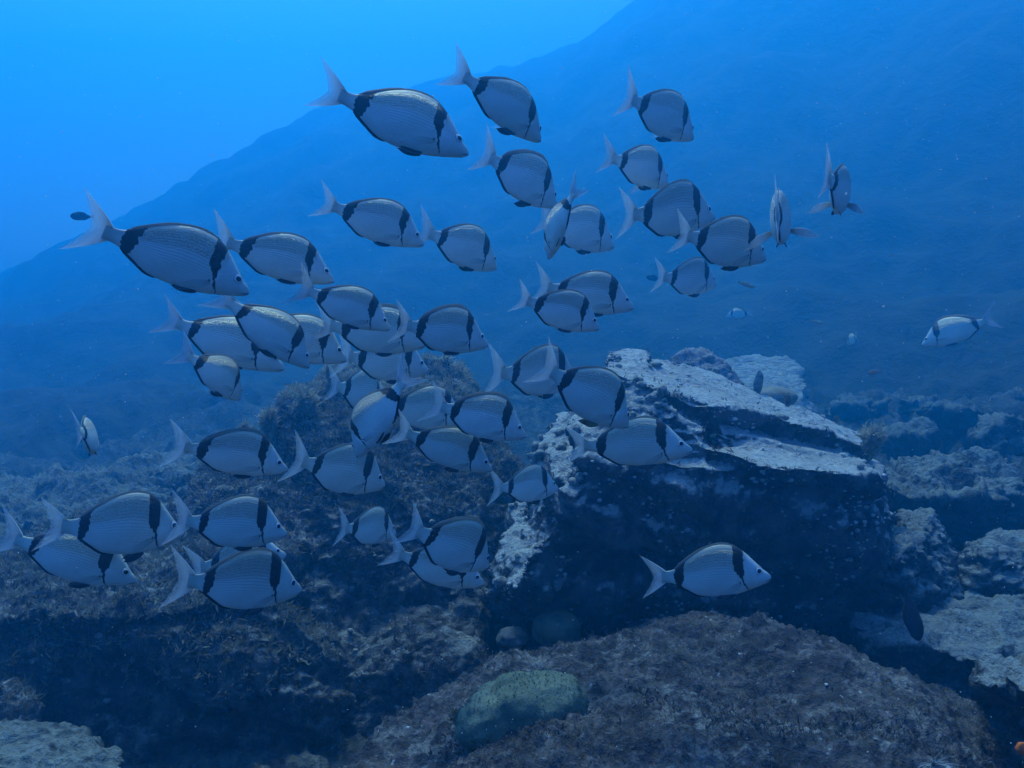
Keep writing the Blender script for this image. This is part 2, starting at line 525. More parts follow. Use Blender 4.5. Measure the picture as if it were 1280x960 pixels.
turf(wall, 'dark_turf', 3500, M_TURF_DARK, 0.022, 0.005, 5, lambda c, n: (n[:, 1] < 0) * (c[:, 2] < -0.6) * smooth(noise3(c * 4 + 8), -0.1, 0.3))
nodules(wall, 'pale_crusts', 220, M_NOD, 0.010, lambda c, n: (n[:, 1] < -0.1) * (c[:, 2] < -0.75) * smooth(noise3(c * 3.5 + 20), 0.0, 0.4), 0.6, 0.6)
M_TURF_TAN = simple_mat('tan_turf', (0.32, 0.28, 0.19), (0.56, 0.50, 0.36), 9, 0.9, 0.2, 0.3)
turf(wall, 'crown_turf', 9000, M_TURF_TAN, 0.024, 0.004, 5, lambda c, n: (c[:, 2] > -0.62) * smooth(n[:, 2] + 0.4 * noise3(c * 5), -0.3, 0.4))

shelf = rock('overhanging_shelf', [
    [P(240, 640, 3.9), P(150, 650, 3.9), P(-60, 720, 3.5), P(-80, 790, 2.9), P(60, 775, 2.85), P(200, 765, 2.85), P(330, 745, 3.0), P(345, 690, 3.25),
     P(-60, 830, 3.2), P(200, 810, 3.2), P(330, 790, 3.3), P(-60, 760, 4.6), P(300, 720, 4.6)],
    [P(-80, 775, 2.98), P(60, 768, 2.93), P(200, 764, 2.92), P(340, 748, 3.02), P(430, 790, 3.15), P(430, 960, 2.85), P(200, 1000, 2.72), P(-80, 1000, 2.72), P(-80, 800, 4.6), P(400, 800, 4.6), P(400, 980, 4.6), P(-80, 1000, 4.6)],
    [P(40, 760, 2.9), P(130, 750, 2.95), P(150, 815, 2.85), P(60, 850, 2.8), P(20, 800, 2.85), P(90, 780, 3.4)],
    [P(215, 745, 2.95), P(310, 740, 3.0), P(330, 850, 2.85), P(250, 905, 2.75), P(200, 830, 2.82), P(270, 800, 3.4)],
    [P(-60, 850, 2.85), P(60, 880, 2.72), P(40, 960, 2.6), P(-60, 960, 2.6), P(0, 900, 3.2)],
], 0.0125, M_WALL, 'algae-covered rock shelf at left with a dark shaded front wall', 'rock',
    big=0.13, mid=0.035, fine=0.013, strata=0.05, tilt=(0.4, 0, 1), seed=13.1, crust=0.012)
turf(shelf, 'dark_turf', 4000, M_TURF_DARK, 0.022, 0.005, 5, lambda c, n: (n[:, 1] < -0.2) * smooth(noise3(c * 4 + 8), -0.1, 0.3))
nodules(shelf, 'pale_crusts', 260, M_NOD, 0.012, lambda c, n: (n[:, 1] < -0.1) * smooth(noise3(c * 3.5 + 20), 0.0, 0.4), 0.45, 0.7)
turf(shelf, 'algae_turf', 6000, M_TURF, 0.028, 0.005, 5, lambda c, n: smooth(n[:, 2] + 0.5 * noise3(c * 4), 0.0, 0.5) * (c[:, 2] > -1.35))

M_FAR = rock_mat('far_rock', pale=(0.22, 0.235, 0.205), mid=(0.09, 0.09, 0.075), dark=(0.035, 0.035, 0.03), pale_amt=0.46, up_w=0.6, scale=0.8, seed=9, tint_amt=0.2, fleck=0.3)
rock('far_ledge', [
    [P(-80, 628, 5.4), P(0, 614, 5.6), P(70, 600, 5.8), P(140, 590, 6.0), P(215, 578, 6.2), P(290, 590, 6.0), P(280, 640, 5.2), P(110, 650, 5.0), P(-80, 690, 4.9),
     P(-80, 740, 5.3), P(300, 720, 5.3), P(-80, 640, 7.5), P(260, 610, 7.5), P(-80, 720, 7.5), P(280, 700, 7.5)],
    [P(205, 600, 5.2), P(240, 590, 5.3), P(250, 640, 5.0), P(205, 650, 5.0), P(225, 620, 5.8)],
], 0.022, M_FAR, 'pale hazy rock ledge in the distance at the left edge', 'rock', big=0.14, mid=0.06, fine=0.025, strata=0.05, seed=19.0)

near_l = rock('pale_rock', [
    [P(-60, 915, 2.5), P(40, 908, 2.55), P(105, 916, 2.5), P(150, 950, 2.3), P(130, 1010, 2.1), P(-60, 1010, 2.0), P(-60, 940, 3.0), P(120, 960, 2.9), P(20, 1060, 2.5)],
], 0.010, M_FAR, 'pale low rock in the bottom left corner', 'rock', big=0.04, mid=0.02, fine=0.010, strata=0.02, seed=23.0, crust=0.006)

M_MOUND = rock_mat('mound_rock', pale=(0.35, 0.345, 0.32), mid=(0.12, 0.10, 0.09), dark=(0.045, 0.038, 0.036), pale_amt=0.47, up_w=0.15, scale=1.1, seed=15, tint_amt=0.35, fleck=0.8)
mound = rock('rounded_mound', [
    [P(395, 985, 2.1), P(470, 932, 2.35), P(555, 872, 2.55), P(640, 825, 2.7), P(735, 790, 2.8), P(800, 770, 2.85), P(870, 766, 2.85), P(945, 778, 2.8), P(1010, 803, 2.75), P(1080, 828, 2.65),
     P(1150, 853, 2.55), P(1230, 893, 2.35), P(1290, 950, 2.15), P(420, 1120, 1.6), P(640, 1000, 1.75), P(850, 960, 1.85), P(1050, 980, 1.8), P(1250, 1080, 1.6), P(850, 1120, 1.5),
     P(640, 880, 2.25), P(760, 845, 2.35), P(900, 835, 2.4), P(1050, 870, 2.3), P(1150, 915, 2.1),
     P(500, 960, 3.0), P(870, 860, 3.3), P(1200, 960, 3.0), P(500, 1100, 2.8), P(1200, 1100, 2.8)],
], 0.0085, M_MOUND, 'broad rounded rock in the foreground carpeted in grey turf and crusts', 'rock',
    big=0.065, mid=0.018, fine=0.012, seed=29.0, crust=0.012)
turf(mound, 'algae_turf', 30000, M_TURF_GREY, 0.0085, 0.0020, 5, lambda c, n: (c[:, 1] < 3.0) * smooth(fbm(c * 2.6 + 3, 3), -0.05, 0.22))
turf(mound, 'dark_turf', 6000, M_TURF_DARK, 0.013, 0.003, 5, lambda c, n: (c[:, 1] < 3.0) * smooth(fbm(c * 4 + 8, 3), 0.15, 0.4))
nodules(mound, 'pale_crusts', 110, M_PALE_NOD, 0.006, lambda c, n: (c[:, 1] < 3.0) * smooth(noise3(c * 4.5 + 20), 0.12, 0.4), 0.6, 0.6)

# rocks on the right
M_RIGHT = rock_mat('sponge_rock', pale=(0.27, 0.29, 0.27), mid=(0.10, 0.095, 0.085), dark=(0.030, 0.028, 0.028), pale_amt=0.46, up_w=0.6, scale=1.2, seed=21, tint_amt=0.15, fleck=0.6, stretch=(1, 1, 1.6))
rock('angular_rock', [
    [P(1088, 690, 3.5), P(1110, 664, 3.6), P(1150, 672, 3.55), P(1165, 640, 3.9), P(1205, 720, 3.7), P(1195, 752, 3.5), P(1150, 760, 3.35), P(1092, 750, 3.4), P(1120, 700, 3.3),
     P(1110, 680, 4.3), P(1200, 740, 4.3), P(1140, 642, 4.3), P(1090, 800, 3.8), P(1200, 800, 3.9)],
], 0.010, M_RIGHT, 'angular pale-crusted rock with a sloping edge right of the huge boulder', 'rock', big=0.03, mid=0.03, fine=0.012, strata=0.03, tilt=(0.8, 0, 0.6), seed=31.0, crust=0.008)
rock('blocky_rock', [
    [P(1206, 690, 3.8), P(1240, 668, 3.9), P(1330, 690, 3.8), P(1208, 738, 3.6), P(1330, 765, 3.5), P(1240, 690, 3.6), P(1240, 690, 4.6), P(1350, 700, 4.6), P(1220, 790, 4.2), P(1340, 800, 4.0)],
], 0.0105, M_RIGHT, 'blocky pale rock cut by the right edge below the dark slab', 'rock', big=0.04, mid=0.03, fine=0.012, strata=0.035, tilt=(0.2, 0, 1), seed=37.0, crust=0.008)
rock('flat_rock', [
    [P(1075, 790, 3.15), P(1090, 758, 3.5), P(1180, 738, 3.6), P(1260, 748, 3.6), P(1340, 780, 3.5), P(1340, 850, 2.9), P(1240, 835, 2.85), P(1150, 812, 2.95), P(1100, 815, 3.0),
     P(1110, 870, 3.2), P(1330, 900, 3.1), P(1110, 800, 4.0), P(1330, 800, 4.0)],
], 0.010, M_RIGHT, 'flat pale rock shelf under the dark hanging damselfish', 'rock', big=0.10, mid=0.035, fine=0.010, flat_top=0.3, strata=0.07, tilt=(0.4, -0.3, 1), seed=41.0, crust=0.008)
M_DARKSLAB = rock_mat('dark_slab', pale=(0.24, 0.26, 0.23), mid=(0.07, 0.066, 0.06), dark=(0.022, 0.022, 0.022), pale_amt=0.36, up_w=0.7, scale=0.9, seed=27, tint_amt=0.1, fleck=0.3)
rock('dark_slab', [
    [P(1098, 598, 4.6), P(1150, 588, 4.9), P(1215, 584, 5.0), P(1262, 600, 4.8), P(1285, 640, 4.6), P(1110, 620, 4.3), P(1250, 625, 4.35), P(1120, 690, 4.9), P(1275, 690, 4.9),
     P(1110, 600, 5.8), P(1280, 610, 5.8), P(1110, 720, 5.6), P(1290, 720, 5.6)],
], 0.014, M_DARKSLAB, 'dark slab with a thin pale rim, behind the angular rock on the right', 'rock', big=0.12, mid=0.05, fine=0.012, strata=0.06, seed=43.0)
rock('hollow_rock', [
    [P(1218, 850, 2.05), P(1245, 832, 2.15), P(1340, 838, 2.1), P(1340, 872, 1.85), P(1262, 862, 1.9), P(1226, 858, 1.95), P(1340, 880, 2.6), P(1230, 870, 2.5)],
    [P(1255, 860, 2.25), P(1345, 860, 2.1), P(1265, 1000, 2.1), P(1345, 1000, 1.9), P(1300, 900, 2.7), P(1340, 1000, 2.6)],
], 0.0085, M_RIGHT, 'pale-capped rock with a dark hollow in the bottom right corner', 'rock', big=0.03, mid=0.02, fine=0.010, seed=47.0, crust=0.006)

# behind the huge boulder
M_MAUVE = rock_mat('mauve_rock', pale=(0.36, 0.33, 0.32), mid=(0.17, 0.13, 0.12), dark=(0.06, 0.05, 0.05), pale_amt=0.55, up_w=0.5, scale=1.4, seed=33, tint_amt=0.7, fleck=0.3)
rock('mauve_boulder', [
    [P(812, 470, 4.9), P(850, 446, 5.2), P(878, 438, 5.3), P(905, 450, 5.2), P(950, 485, 5.0), P(960, 520, 5.0), P(820, 500, 4.8), P(880, 500, 4.7), P(880, 470, 6.0), P(950, 540, 5.8), P(830, 540, 5.6)],
], 0.012, M_MAUVE, 'mauve-grey boulder peeping over the huge boulder', 'rock', big=0.05, mid=0.03, fine=0.012, seed=53.0)
M_STRIPE = rock_mat('striped_slab', pale=(0.50, 0.52, 0.48), mid=(0.20, 0.20, 0.17), dark=(0.07, 0.07, 0.06), pale_amt=0.62, up_w=0.9, scale=0.5, seed=39, tint_amt=0.0, fleck=0.0, stretch=(0.6, 1, 5))
rock('striped_slab', [
    [P(895, 458, 8.2), P(950, 448, 8.4), P(988, 450, 8.3), P(1006, 480, 7.2), P(1016, 530, 6.3), P(900, 530, 6.3), P(895, 480, 7.2), P(900, 560, 6.6), P(1016, 560, 6.6), P(1000, 500, 8.8), P(900, 500, 8.8)],
], 0.020, M_STRIPE, 'pale banded slab in the haze behind the huge boulder', 'rock', big=0.06, mid=0.03, fine=0.012, strata=0.10, tilt=(0.15, 0, 1), seed=59.0, sfreq=6)

# low rubble on the bank at the right
for k, (px, py, d, s) in enumerate([(1130, 545, 6.3, 0.30), (1185, 520, 7.0, 0.36), (1245, 540, 6.2, 0.34), (1270, 500, 7.6, 0.4), (1150, 500, 7.8, 0.34), (1225, 575, 5.6, 0.22), (1070, 505, 8.2, 0.35), (1110, 478, 9.2, 0.4), (1220, 470, 9.4, 0.5)]):
    s *= 0.8; c = P(px, py + 8, d)
    rr = np.random.default_rng(100 + k)
    pts = [c + Vector((a * s, b * s * 0.8, h * s * 0.55)) for a, b, h in rr.uniform(-1, 1, (14, 3))]
    lab = ['small rubble stone beside the right end of the huge boulder', 'middling rubble stone on the hazy bank at right', 'low rubble stone just above the dark slab, near the right edge',
           'rubble stone at the right edge on the hazy bank', 'rubble stone low on the hazy bank, left of the middling one', 'smallest rubble stone lying on the rim of the dark slab',
           'hazy rubble stone right of the banded slab', 'distant rubble stone high on the hazy bank', 'most distant rubble stone beneath the lone left-swimming seabream'][k]
    rock('rubble_stone', [pts], 0.024, M_FAR, lab, 'rock', 'rubble stones on the bank', big=0.08, mid=0.05, fine=0.02, seed=60.0 + k)

# ------------------------------------------------------------------ sponges and seaweed
M_GREEN = None
def green_ball_mat():
    t = NT('green_ball_alga')
    tc = t.node('ShaderNodeTexCoord')
    v = tc.outputs['Object']
    n = t.noise(v, 9, 4, 0.6, 0.3)
    f = t.noise(v, 170, 3, 0.7)
    c = t.mix(t.ramp(n, 0.35, 0.65), (0.125, 0.15, 0.10), (0.20, 0.23, 0.155))
    c = t.mix(t.math('MULTIPLY', t.ramp(f, 0.5, 0.7), 0.6), c, (0.07, 0.09, 0.06))
    nb = t.bump(t.math('MULTIPLY_ADD', f, 0.6, n), 0.7, 0.006)
    return t.finish(t.bsdf(c, 0.9, 0, nb, 0.1))
M_GREEN = green_ball_mat()

def blob(name, centre, rx, ry, rz, mat, label, cat, rot=0.0, groove=0.0, seed=0.0, lump=0.06, sub=5):
    bm = bmesh.new(); bmesh.ops.create_icosphere(bm, subdivisions=sub, radius=1.0)
    me = bpy.data.meshes.new(name); bm.to_mesh(me); bm.free()
    co = get_co(me)
    d = 1 + lump * fbm(co * 1.6 + seed, 3) + lump * 0.25 * fbm(co * 7 + seed, 3, 0.6)
    if groove:
        g = co[:, 0] + 0.12 + 0.25 * co[:, 2] ** 2
        d -= groove * np.exp(-(g / 0.09) ** 2) * smooth(co[:, 2], -0.1, 0.4)
        d -= 0.10 * np.exp(-(((co[:, 0] - 0.38) / 0.2) ** 2 + ((co[:, 2] - 0.75) / 0.25) ** 2))
    co = co * d[:, None] * np.array([rx, ry, rz])
    co[:, 2] += rz
    set_co(me, co)
    me.polygons.foreach_set('use_smooth', np.ones(len(me.polygons), dtype=bool))
    o = link(name, me, mat)
    o.location = Vector(centre) - Vector((0, 0, rz))
    o.rotation_euler = (0, 0, rot)
    tag(o, label, cat)
    return o
gb = blob('ball_seaweed', P(662, 882, 2.12), 0.155, 0.10, 0.088, M_GREEN, 'big dull green cushion-shaped ball alga lying on the foreground rock', 'seaweed', rot=0.15, groove=0.10, seed=3, lump=0.10)
gb.rotation_euler = (0.25, -0.25, 0.1)
turf(gb, 'felt', 5000, M_GREEN, 0.0045, 0.0013, 4, lambda c, n: np.ones(len(c)), 0.5)
sb = blob('ball_seaweed', P(696, 786, 3.12), 0.088, 0.08, 0.068, simple_mat('painted_shade_alga', (0.07, 0.08, 0.05), (0.14, 0.15, 0.10), 20, 0.9, 0.3), 'small round ball alga in the shade under the huge boulder', 'seaweed', seed=8, lump=0.08, sub=4)  # shade under the boulder put into the alga's darker colour
blob('lump_sponge', P(640, 797, 3.0), 0.050, 0.05, 0.034, simple_mat('painted_shade_sponge', (0.05, 0.05, 0.045), (0.12, 0.12, 0.11), 30, 0.9, 0.4), 'small grey lump beside the shaded ball alga', 'sponge', seed=12, lump=0.2, sub=4)  # dark colour paints in the shade the lump lies in
M_TAN = simple_mat('tan_sponge', (0.17, 0.15, 0.10), (0.26, 0.23, 0.17), 25, 0.85, 0.4)
blob('cushion_sponge', P(968, 497, 4.75), 0.125, 0.10, 0.06, M_TAN, 'low tan cushion sponge behind the top slab', 'sponge', rot=0.3, seed=21, lump=0.06, sub=4)
M_FINGER = simple_mat('finger_sponge', (0.10, 0.10, 0.09), (0.24, 0.24, 0.21), 45, 0.9, 0.5)
fs = blob('finger_sponge', P(946, 478, 4.45), 0.022, 0.022, 0.062, M_FINGER, 'dark upright finger sponge standing on the top slab', 'sponge', seed=25, lump=0.22, sub=4)
fs.rotation_euler = (0, 0.12, 0)
blob('lump_sponge', P(1278, 936, 1.82), 0.013, 0.012, 0.014, simple_mat('orange_sponge', (0.60, 0.10, 0.02), (0.75, 0.2, 0.04), 60, 0.8, 0.4), 'tiny orange sponge at the bottom right corner', 'sponge', seed=31, lump=0.2, sub=3)

def bush(px, py, d, h, w, n, mat, label, seed):
    rng = np.random.default_rng(seed)
    base = P(px, py, d)
    ns = max(14, n // 60)
    st = rng.normal(0, 0.30, (ns, 3)); st[:, 2] = np.abs(st[:, 2]) + 0.75
    st = st / np.linalg.norm(st, axis=1)[:, None] * rng.uniform(0.55, 1.1, (ns, 1)) * np.array([w, w, h])
    k = rng.integers(0, ns, n)
    t = rng.uniform(0.12, 1.0, (n, 1))
    p = st[k] * t + rng.normal(0, 0.05 * w, (n, 3)) * (0.5 + t)
    dirs = st[k] / np.linalg.norm(st[k], axis=1)[:, None]
    V, F = blades(p, dirs, 0.26 * h, 0.05 * h, 2, 0.9, 0.5, rng)
    o = link('seaweed_bush', mesh_from(V, F, 'seaweed_bush'), mat)
    o.location = base
    tag(o, label, 'seaweed', 'brown seaweed bushes on the rocks')
    # branching stems
    sv, sf = [], []
    for s in st:
        s = np.array(s); side = np.cross(s, [0.3, 1, 0.2]); side /= np.linalg.norm(side); side2 = np.cross(s / np.linalg.norm(s), side)
        b = len(sv); r = 0.018 * h
        for q, rr in ((0.0, r), (1.0, r * 0.3)):
            for a in range(3):
                sv.append(s * q + (side * math.cos(a * 2.1) + side2 * math.sin(a * 2.1)) * rr)
        for a in range(3):
            sf.append([b + a, b + (a + 1) % 3, b + 3 + (a + 1) % 3, b + 3 + a])
    link('stems', mesh_from(sv, sf, 'stems'), mat, o)
    return o
for a in [(385, 525, 3.92, 0.125, 0.075, 1500, 'bushy brown seaweed tuft on the crest of the outcrop', 1),
          (338, 545, 3.86, 0.105, 0.085, 1400, 'fluffy seaweed tuft just above the seabream on the outcrop', 2),
          (308, 550, 3.92, 0.075, 0.05, 800, 'small wispy seaweed tuft at the left end of the outcrop', 3),
          (415, 480, 4.15, 0.09, 0.08, 900, 'pale seaweed tuft near the top of the outcrop behind the school', 4),
          (1092, 568, 3.75, 0.11, 0.10, 1600, 'brown seaweed bush at the right end of the top slab', 5),
          (985, 508, 3.95, 0.055, 0.035, 500, 'little branching seaweed on the top slab', 6),
          (572, 905, 2.20, 0.045, 0.045, 420, 'small dark seaweed tuft left of the green ball alga', 11),
          (985, 830, 2.55, 0.045, 0.05, 420, 'seaweed tuft on the foreground rock below the lone low seabream', 12),
          (792, 905, 2.12, 0.04, 0.05, 420, 'seaweed tuft right of the green ball alga on the foreground rock', 13),
          (1120, 868, 2.45, 0.04, 0.05, 420, 'seaweed tuft on the right shoulder of the foreground rock', 14),
          (1046, 527, 4.1, 0.03, 0.04, 300, 'tiny seaweed tuft near the right end of the top slab', 7)]:
    bush(a[0], a[1], a[2], a[3], a[4], a[5], M_TURF_TAN if a[7] < 6 else M_TURF, a[6], a[7])

# feathery white hydroid at the bottom right
M_HYD = simple_mat('white_plume', (0.50, 0.52, 0.52), (0.68, 0.70, 0.70), 50, 0.7, 0.1, 0.3)
def plume():
    c = P(1166, 958, 1.50)
    V, F = [], []
    for i in range(44):
        a = math.radians(-75 + 150 * i / 43 + random.uniform(-2, 2))
        tilt = random.uniform(-0.35, 0.55)
        ln = random.uniform(0.036, 0.05)
        d = Vector((math.sin(a), -0.55 + tilt, math.cos(a))).normalized()
        side = d.cross(Vector((0, 1, 0.2))).normalized()
        prev = None
        for q in range(5):
            t = q / 4
            p = d * ln * t + Vector((0, -0.012 * t * t, -0.010 * t * t))
            r = 0.0011 * (1 - 0.75 * t)
            b = len(V)
            up = side.cross(d)
            for k in range(3):
                V.append(p + (side * math.cos(k * 2.094) + up * math.sin(k * 2.094)) * r)
            if prev is not None:
                for k in range(3):
                    F.append([prev + k, prev + (k + 1) % 3, b + (k + 1) % 3, b + k])
            prev = b
    o = link('feather_worm', mesh_from([tuple(v) for v in V], F, 'feather_worm'), M_HYD)
    o.location = c
    tag(o, 'white feathery plume of fine rays at the bottom edge, lower right', 'feather worm')
plume()

# ------------------------------------------------------------------ seabreams
S_TOP = np.array([[0, .020], [.02, .042], [.066, .078], [.145, .158], [.237, .250], [.30, .298], [.355, .318], [.447, .330], [.55, .312], [.684, .246], [.79, .165], [.868, .104], [.934, .066], [1.0, .057], [1.04, .058]])
S_BOT = np.array([[0, -.020], [.03, -.046], [.08, -.070], [.21, -.125], [.34, -.170], [.47, -.187], [.60, -.190], [.70, -.176], [.79, -.128], [.868, -.086], [.934, -.063], [1.0, -.057], [1.04, -.058]])
S_WID = np.array([[0, .010], [.03, .028], [.08, .050], [.15, .072], [.28, .092], [.42, .094], [.58, .080], [.72, .056], [.85, .032], [.95, .017], [1.0, .012], [1.04, .006]])
def spline(tab):
    x, y = tab[:, 0], tab[:, 1]
    m = np.gradient(y, x)
    def f(s):
        s = np.asarray(s, dtype=np.float64)
        k = np.clip(np.searchsorted(x, s) - 1, 0, len(x) - 2)
        h = x[k + 1] - x[k]; t = np.clip((s - x[k]) / h, 0, 1)
        return (2*t**3-3*t**2+1)*y[k] + (t**3-2*t**2+t)*h*m[k] + (-2*t**3+3*t**2)*y[k+1] + (t**3-t**2)*h*m[k+1]
    return f
zt, zb, hw = spline(S_TOP), spline(S_BOT), spline(S_WID)
def sway(s, b):
    return b * 1.15 * np.clip(np.asarray(s) - 0.32, 0, 2) ** 2
def side_y(s, z):
    c, h = (zt(s) + zb(s)) / 2, (zt(s) - zb(s)) / 2
    return hw(s) * np.sqrt(np.clip(1 - ((z - c) / h) ** 2, 0, 1)) ** 1.05

NAPE_Z = np.array([-.13, -.11, -.04, 0.0, .03, .07, .10, .16, .35])
NAPE_C = np.array([.205, .213, .250, .262, .272, .286, .293, .300, .305])
NAPE_W = np.array([.002, .006, .008, .010, .014, .030, .042, .047, .050])
VAR = {-0.30: (.006, 1.18, .92, 1.3), -0.15: (-.004, .90, 1.15, 4.1), 0.0: (0.0, 1.0, 1.0, 7.7), 0.15: (.004, 1.10, .82, 11.9), 0.30: (-.007, .82, 1.06, 15.2)}   # each fish its own band
def dark_mask(s, z, b=0.0):
    dc, kn, kr, sd = VAR[b]
    c = np.interp(z, NAPE_Z, NAPE_C) + dc; w = np.interp(z, NAPE_Z, NAPE_W) * kn
    jag = 0.016 * noise3(np.stack([z * 38, s * 8, s * 0 + sd], 1)) + 0.008 * noise3(np.stack([z * 110, s * 40, s * 0 + sd + 3], 1))
    nape = 1 - smooth(np.abs(s - c + jag), w * 0.80, w * 1.12 + 0.003)
    nape *= smooth(z, -.13, -.10)
    c2 = .862 - .10 * np.clip(z - .02, 0, 1) + .05 * np.clip(-z, 0, 1)
    w2 = (.046 + .05 * np.clip(z - .06, 0, .2) - .30 * np.clip(-z - .02, 0, .11)) * kr
    rear = 1 - smooth(np.abs(s - c2 + jag), w2 * 0.82, w2 * 1.1)
    under = (1 - smooth(z - zb(s), .001, .008)) * smooth(s, .62, .72) * (1 - smooth(s, .84, .90))
    axil = (1 - smooth(np.hypot((s - .287) / 1.4, z + .018), .006, .014)) * 0.8
    return np.clip(np.maximum(np.maximum(np.maximum(nape, rear), under * 0.95), axil), 0, 1)

def fish_body_mesh(b):
    ns, na = 130, 44
    s = np.linspace(0, 1, ns) ** 1.15 * 1.03
    a = np.linspace(0, 2 * np.pi, na, endpoint=False)
    S, A = np.meshgrid(s, a, indexing='ij')
    c, h, w = (zt(S) + zb(S)) / 2, (zt(S) - zb(S)) / 2, hw(S)
    z = c + h * np.cos(A)
    y = w * np.sign(np.sin(A)) * np.abs(np.sin(A)) ** 1.05
    Sf, zf, yf = S.ravel(), z.ravel(), y.ravel()
    # shallow step behind the gill cover, a brow over the eye
    V = np.stack([0.5 - Sf, yf + sway(Sf, b), zf], 1)
    i, j = np.meshgrid(np.arange(ns - 1), np.arange(na), indexing='ij')
    j2 = (j + 1) % na
    F = np.stack([i * na + j, i * na + j2, (i + 1) * na + j2, (i + 1) * na + j], -1).reshape(-1, 4)
    n = len(V)
    V = np.concatenate([V, [[0.503, 0, 0.0], [0.5 - s[-1], float(sway(s[-1], b)), 0]]])
    caps = [[n, (k + 1) % na, k, k] for k in range(na)]
    me_f = F.tolist() + [[n, (k + 1) % na, k] for k in range(na)] + [[n + 1, (ns - 1) * na + k, (ns - 1) * na + (k + 1) % na] for k in range(na)]
    me = bpy.data.meshes.new('seabream_body')
    me.from_pydata(V.tolist(), [], me_f)
    me.polygons.foreach_set('use_smooth', np.ones(len(me.polygons), dtype=bool))
    Sx = np.concatenate([Sf, [0, 1.03]]); Zx = np.concatenate([zf, [0, 0]])
    dm = dark_mask(Sx, Zx, b)
    v = (Zx - zb(Sx)) / (zt(Sx) - zb(Sx))
    color_attr(me, 'pattern', np.stack([dm, v, Sx, np.ones_like(dm)], 1))
    return me

def pattern_for(me, s, z, dark=None):
    d = dark_mask(s, z) if dark is None else dark
    color_attr(me, 'pattern', np.stack([d, (z - zb(s)) / (zt(s) - zb(s)), s, np.ones_like(s)], 1))

def gill_mesh(sgn):
    nu, nv = 14, 16
    V, ss, zz = [], [], []
    for i in range(nu):
        for j in range(nv):
            v = j / (nv - 1)
            z = -.115 + .195 * v
            rear = np.interp(z, [-.115, -.04, .02, .08], [.205, .238, .250, .235])
            front = np.interp(z, [-.115, -.04, .02, .08], [.175, .155, .150, .185])
            s = front + (rear - front) * i / (nu - 1)
            t = i / (nu - 1)
            lift = 0.0012 + 0.0080 * t * math.sin(math.pi * min(1, max(0, v))) ** 0.5 if t < 0.999 else -0.003
            y = float(side_y(s, z)) + lift
            V.append((0.5 - s, sgn * y, z)); ss.append(s); zz.append(z)
    F = []
    for i in range(nu - 1):
        for j in range(nv - 1):
            q = [i * nv + j, (i + 1) * nv + j, (i + 1) * nv + j + 1, i * nv + j + 1]
            F.append(q if sgn < 0 else q[::-1])
    me = mesh_from(V, F, 'gill_cover')
    pattern_for(me, np.array(ss), np.array(zz), np.zeros(len(ss)))
    return me

def wedge_fin(name, ss, root, tip, th, b, sink=0.012):
    """thin fin standing on the body's edge between root(s) and tip(s) heights"""
    V, S, T = [], [], []
    n = len(ss)
    for k, s in enumerate(ss):
        off = float(sway(s, b))
        r, t = root[k], tip[k]
        sg = 1 if t > r else -1
        V += [(0.5 - s, off + th, r - sg * sink), (0.5 - s, off + th * .35, t), (0.5 - s, off - th * .35, t), (0.5 - s, off - th, r - sg * sink)]
        S += [s] * 4; T += [0, 1, 1, 0]
    F = []
    for k in range(n - 1):
        for q in range(4):
            F.append([k * 4 + q, k * 4 + (q + 1) % 4, (k + 1) * 4 + (q + 1) % 4, (k + 1) * 4 + q])
    me = mesh_from(V, F, name)
    color_attr(me, 'fin', np.stack([np.array(S), np.array(T), np.zeros(len(S)), np.ones(len(S))], 1))
    return me

def dorsal_mesh(b, up=1.0):
    ss = np.linspace(.30, .905, 40)
    h = np.interp(ss, [.30, .33, .42, .6, .78, .86, .905], [.002, .012, .020, .019, .030, .030, .004]) * up
    saw = np.where(ss < .62, 0.005 * np.abs(np.sin((ss - .30) * 66)), 0)
    return wedge_fin('dorsal_fin', ss, zt(ss), zt(ss) + h - saw, 0.006, b)
def anal_mesh(b):
    ss = np.linspace(.61, .90, 24)
    h = np.interp(ss, [.61, .64, .7, .82, .87, .90], [.001, .012, .018, .022, .020, .004])
    return wedge_fin('anal_fin', ss, zb(ss), zb(ss) - h, 0.006, b)

def caudal_mesh(b):
    nu, nv = 41, 16
    V, C = [], []
    for side in (1, -1):
        for i in range(nu):
            u = -1 + 2 * i / (nu - 1)
            ext = .115 + .125 * abs(u) ** 1.3
            if u < 0: ext *= 0.96
            for j in range(nv):
                v = j / (nv - 1)
                s = 0.985 + v * (ext + 0.015)
                z = .053 * u + (v ** 0.92) * .190 * u * (1 + 0.10 * (1 - v) * abs(u))
                ray = 0.0012 * (0.5 + 0.5 * math.cos(u * 62))
                th = (0.006 * (1 - v) ** 1.6 + 0.0012 + ray * (1 - v)) * (1 + 1.2 * (abs(u) > 0.94))
                rip = 0.010 * v * math.sin(3.0 * u + 1)
                V.append((0.5 - s, float(sway(s, b)) + side * th + rip, z)); C.append((v, abs(u), i, 1))
    F = []
    m = nu * nv
    for i in range(nu - 1):
        for j in range(nv - 1):
            q = [i * nv + j, (i + 1) * nv + j, (i + 1) * nv + j + 1, i * nv + j + 1]
            F.append(q); F.append([x + m for x in q[::-1]])
    for i in range(nu - 1):
        F.append([i * nv + nv - 1, (i + 1) * nv + nv - 1, m + (i + 1) * nv + nv - 1, m + i * nv + nv - 1])
    for j in range(nv - 1):
        F.append([j, j + 1, m + j + 1, m + j]); k = (nu - 1) * nv
        F.append([k + j + 1, k + j, m + k + j, m + k + j + 1])
    me = mesh_from(V, F, 'tail_fin')
    color_attr(me, 'fin', C)
    return me

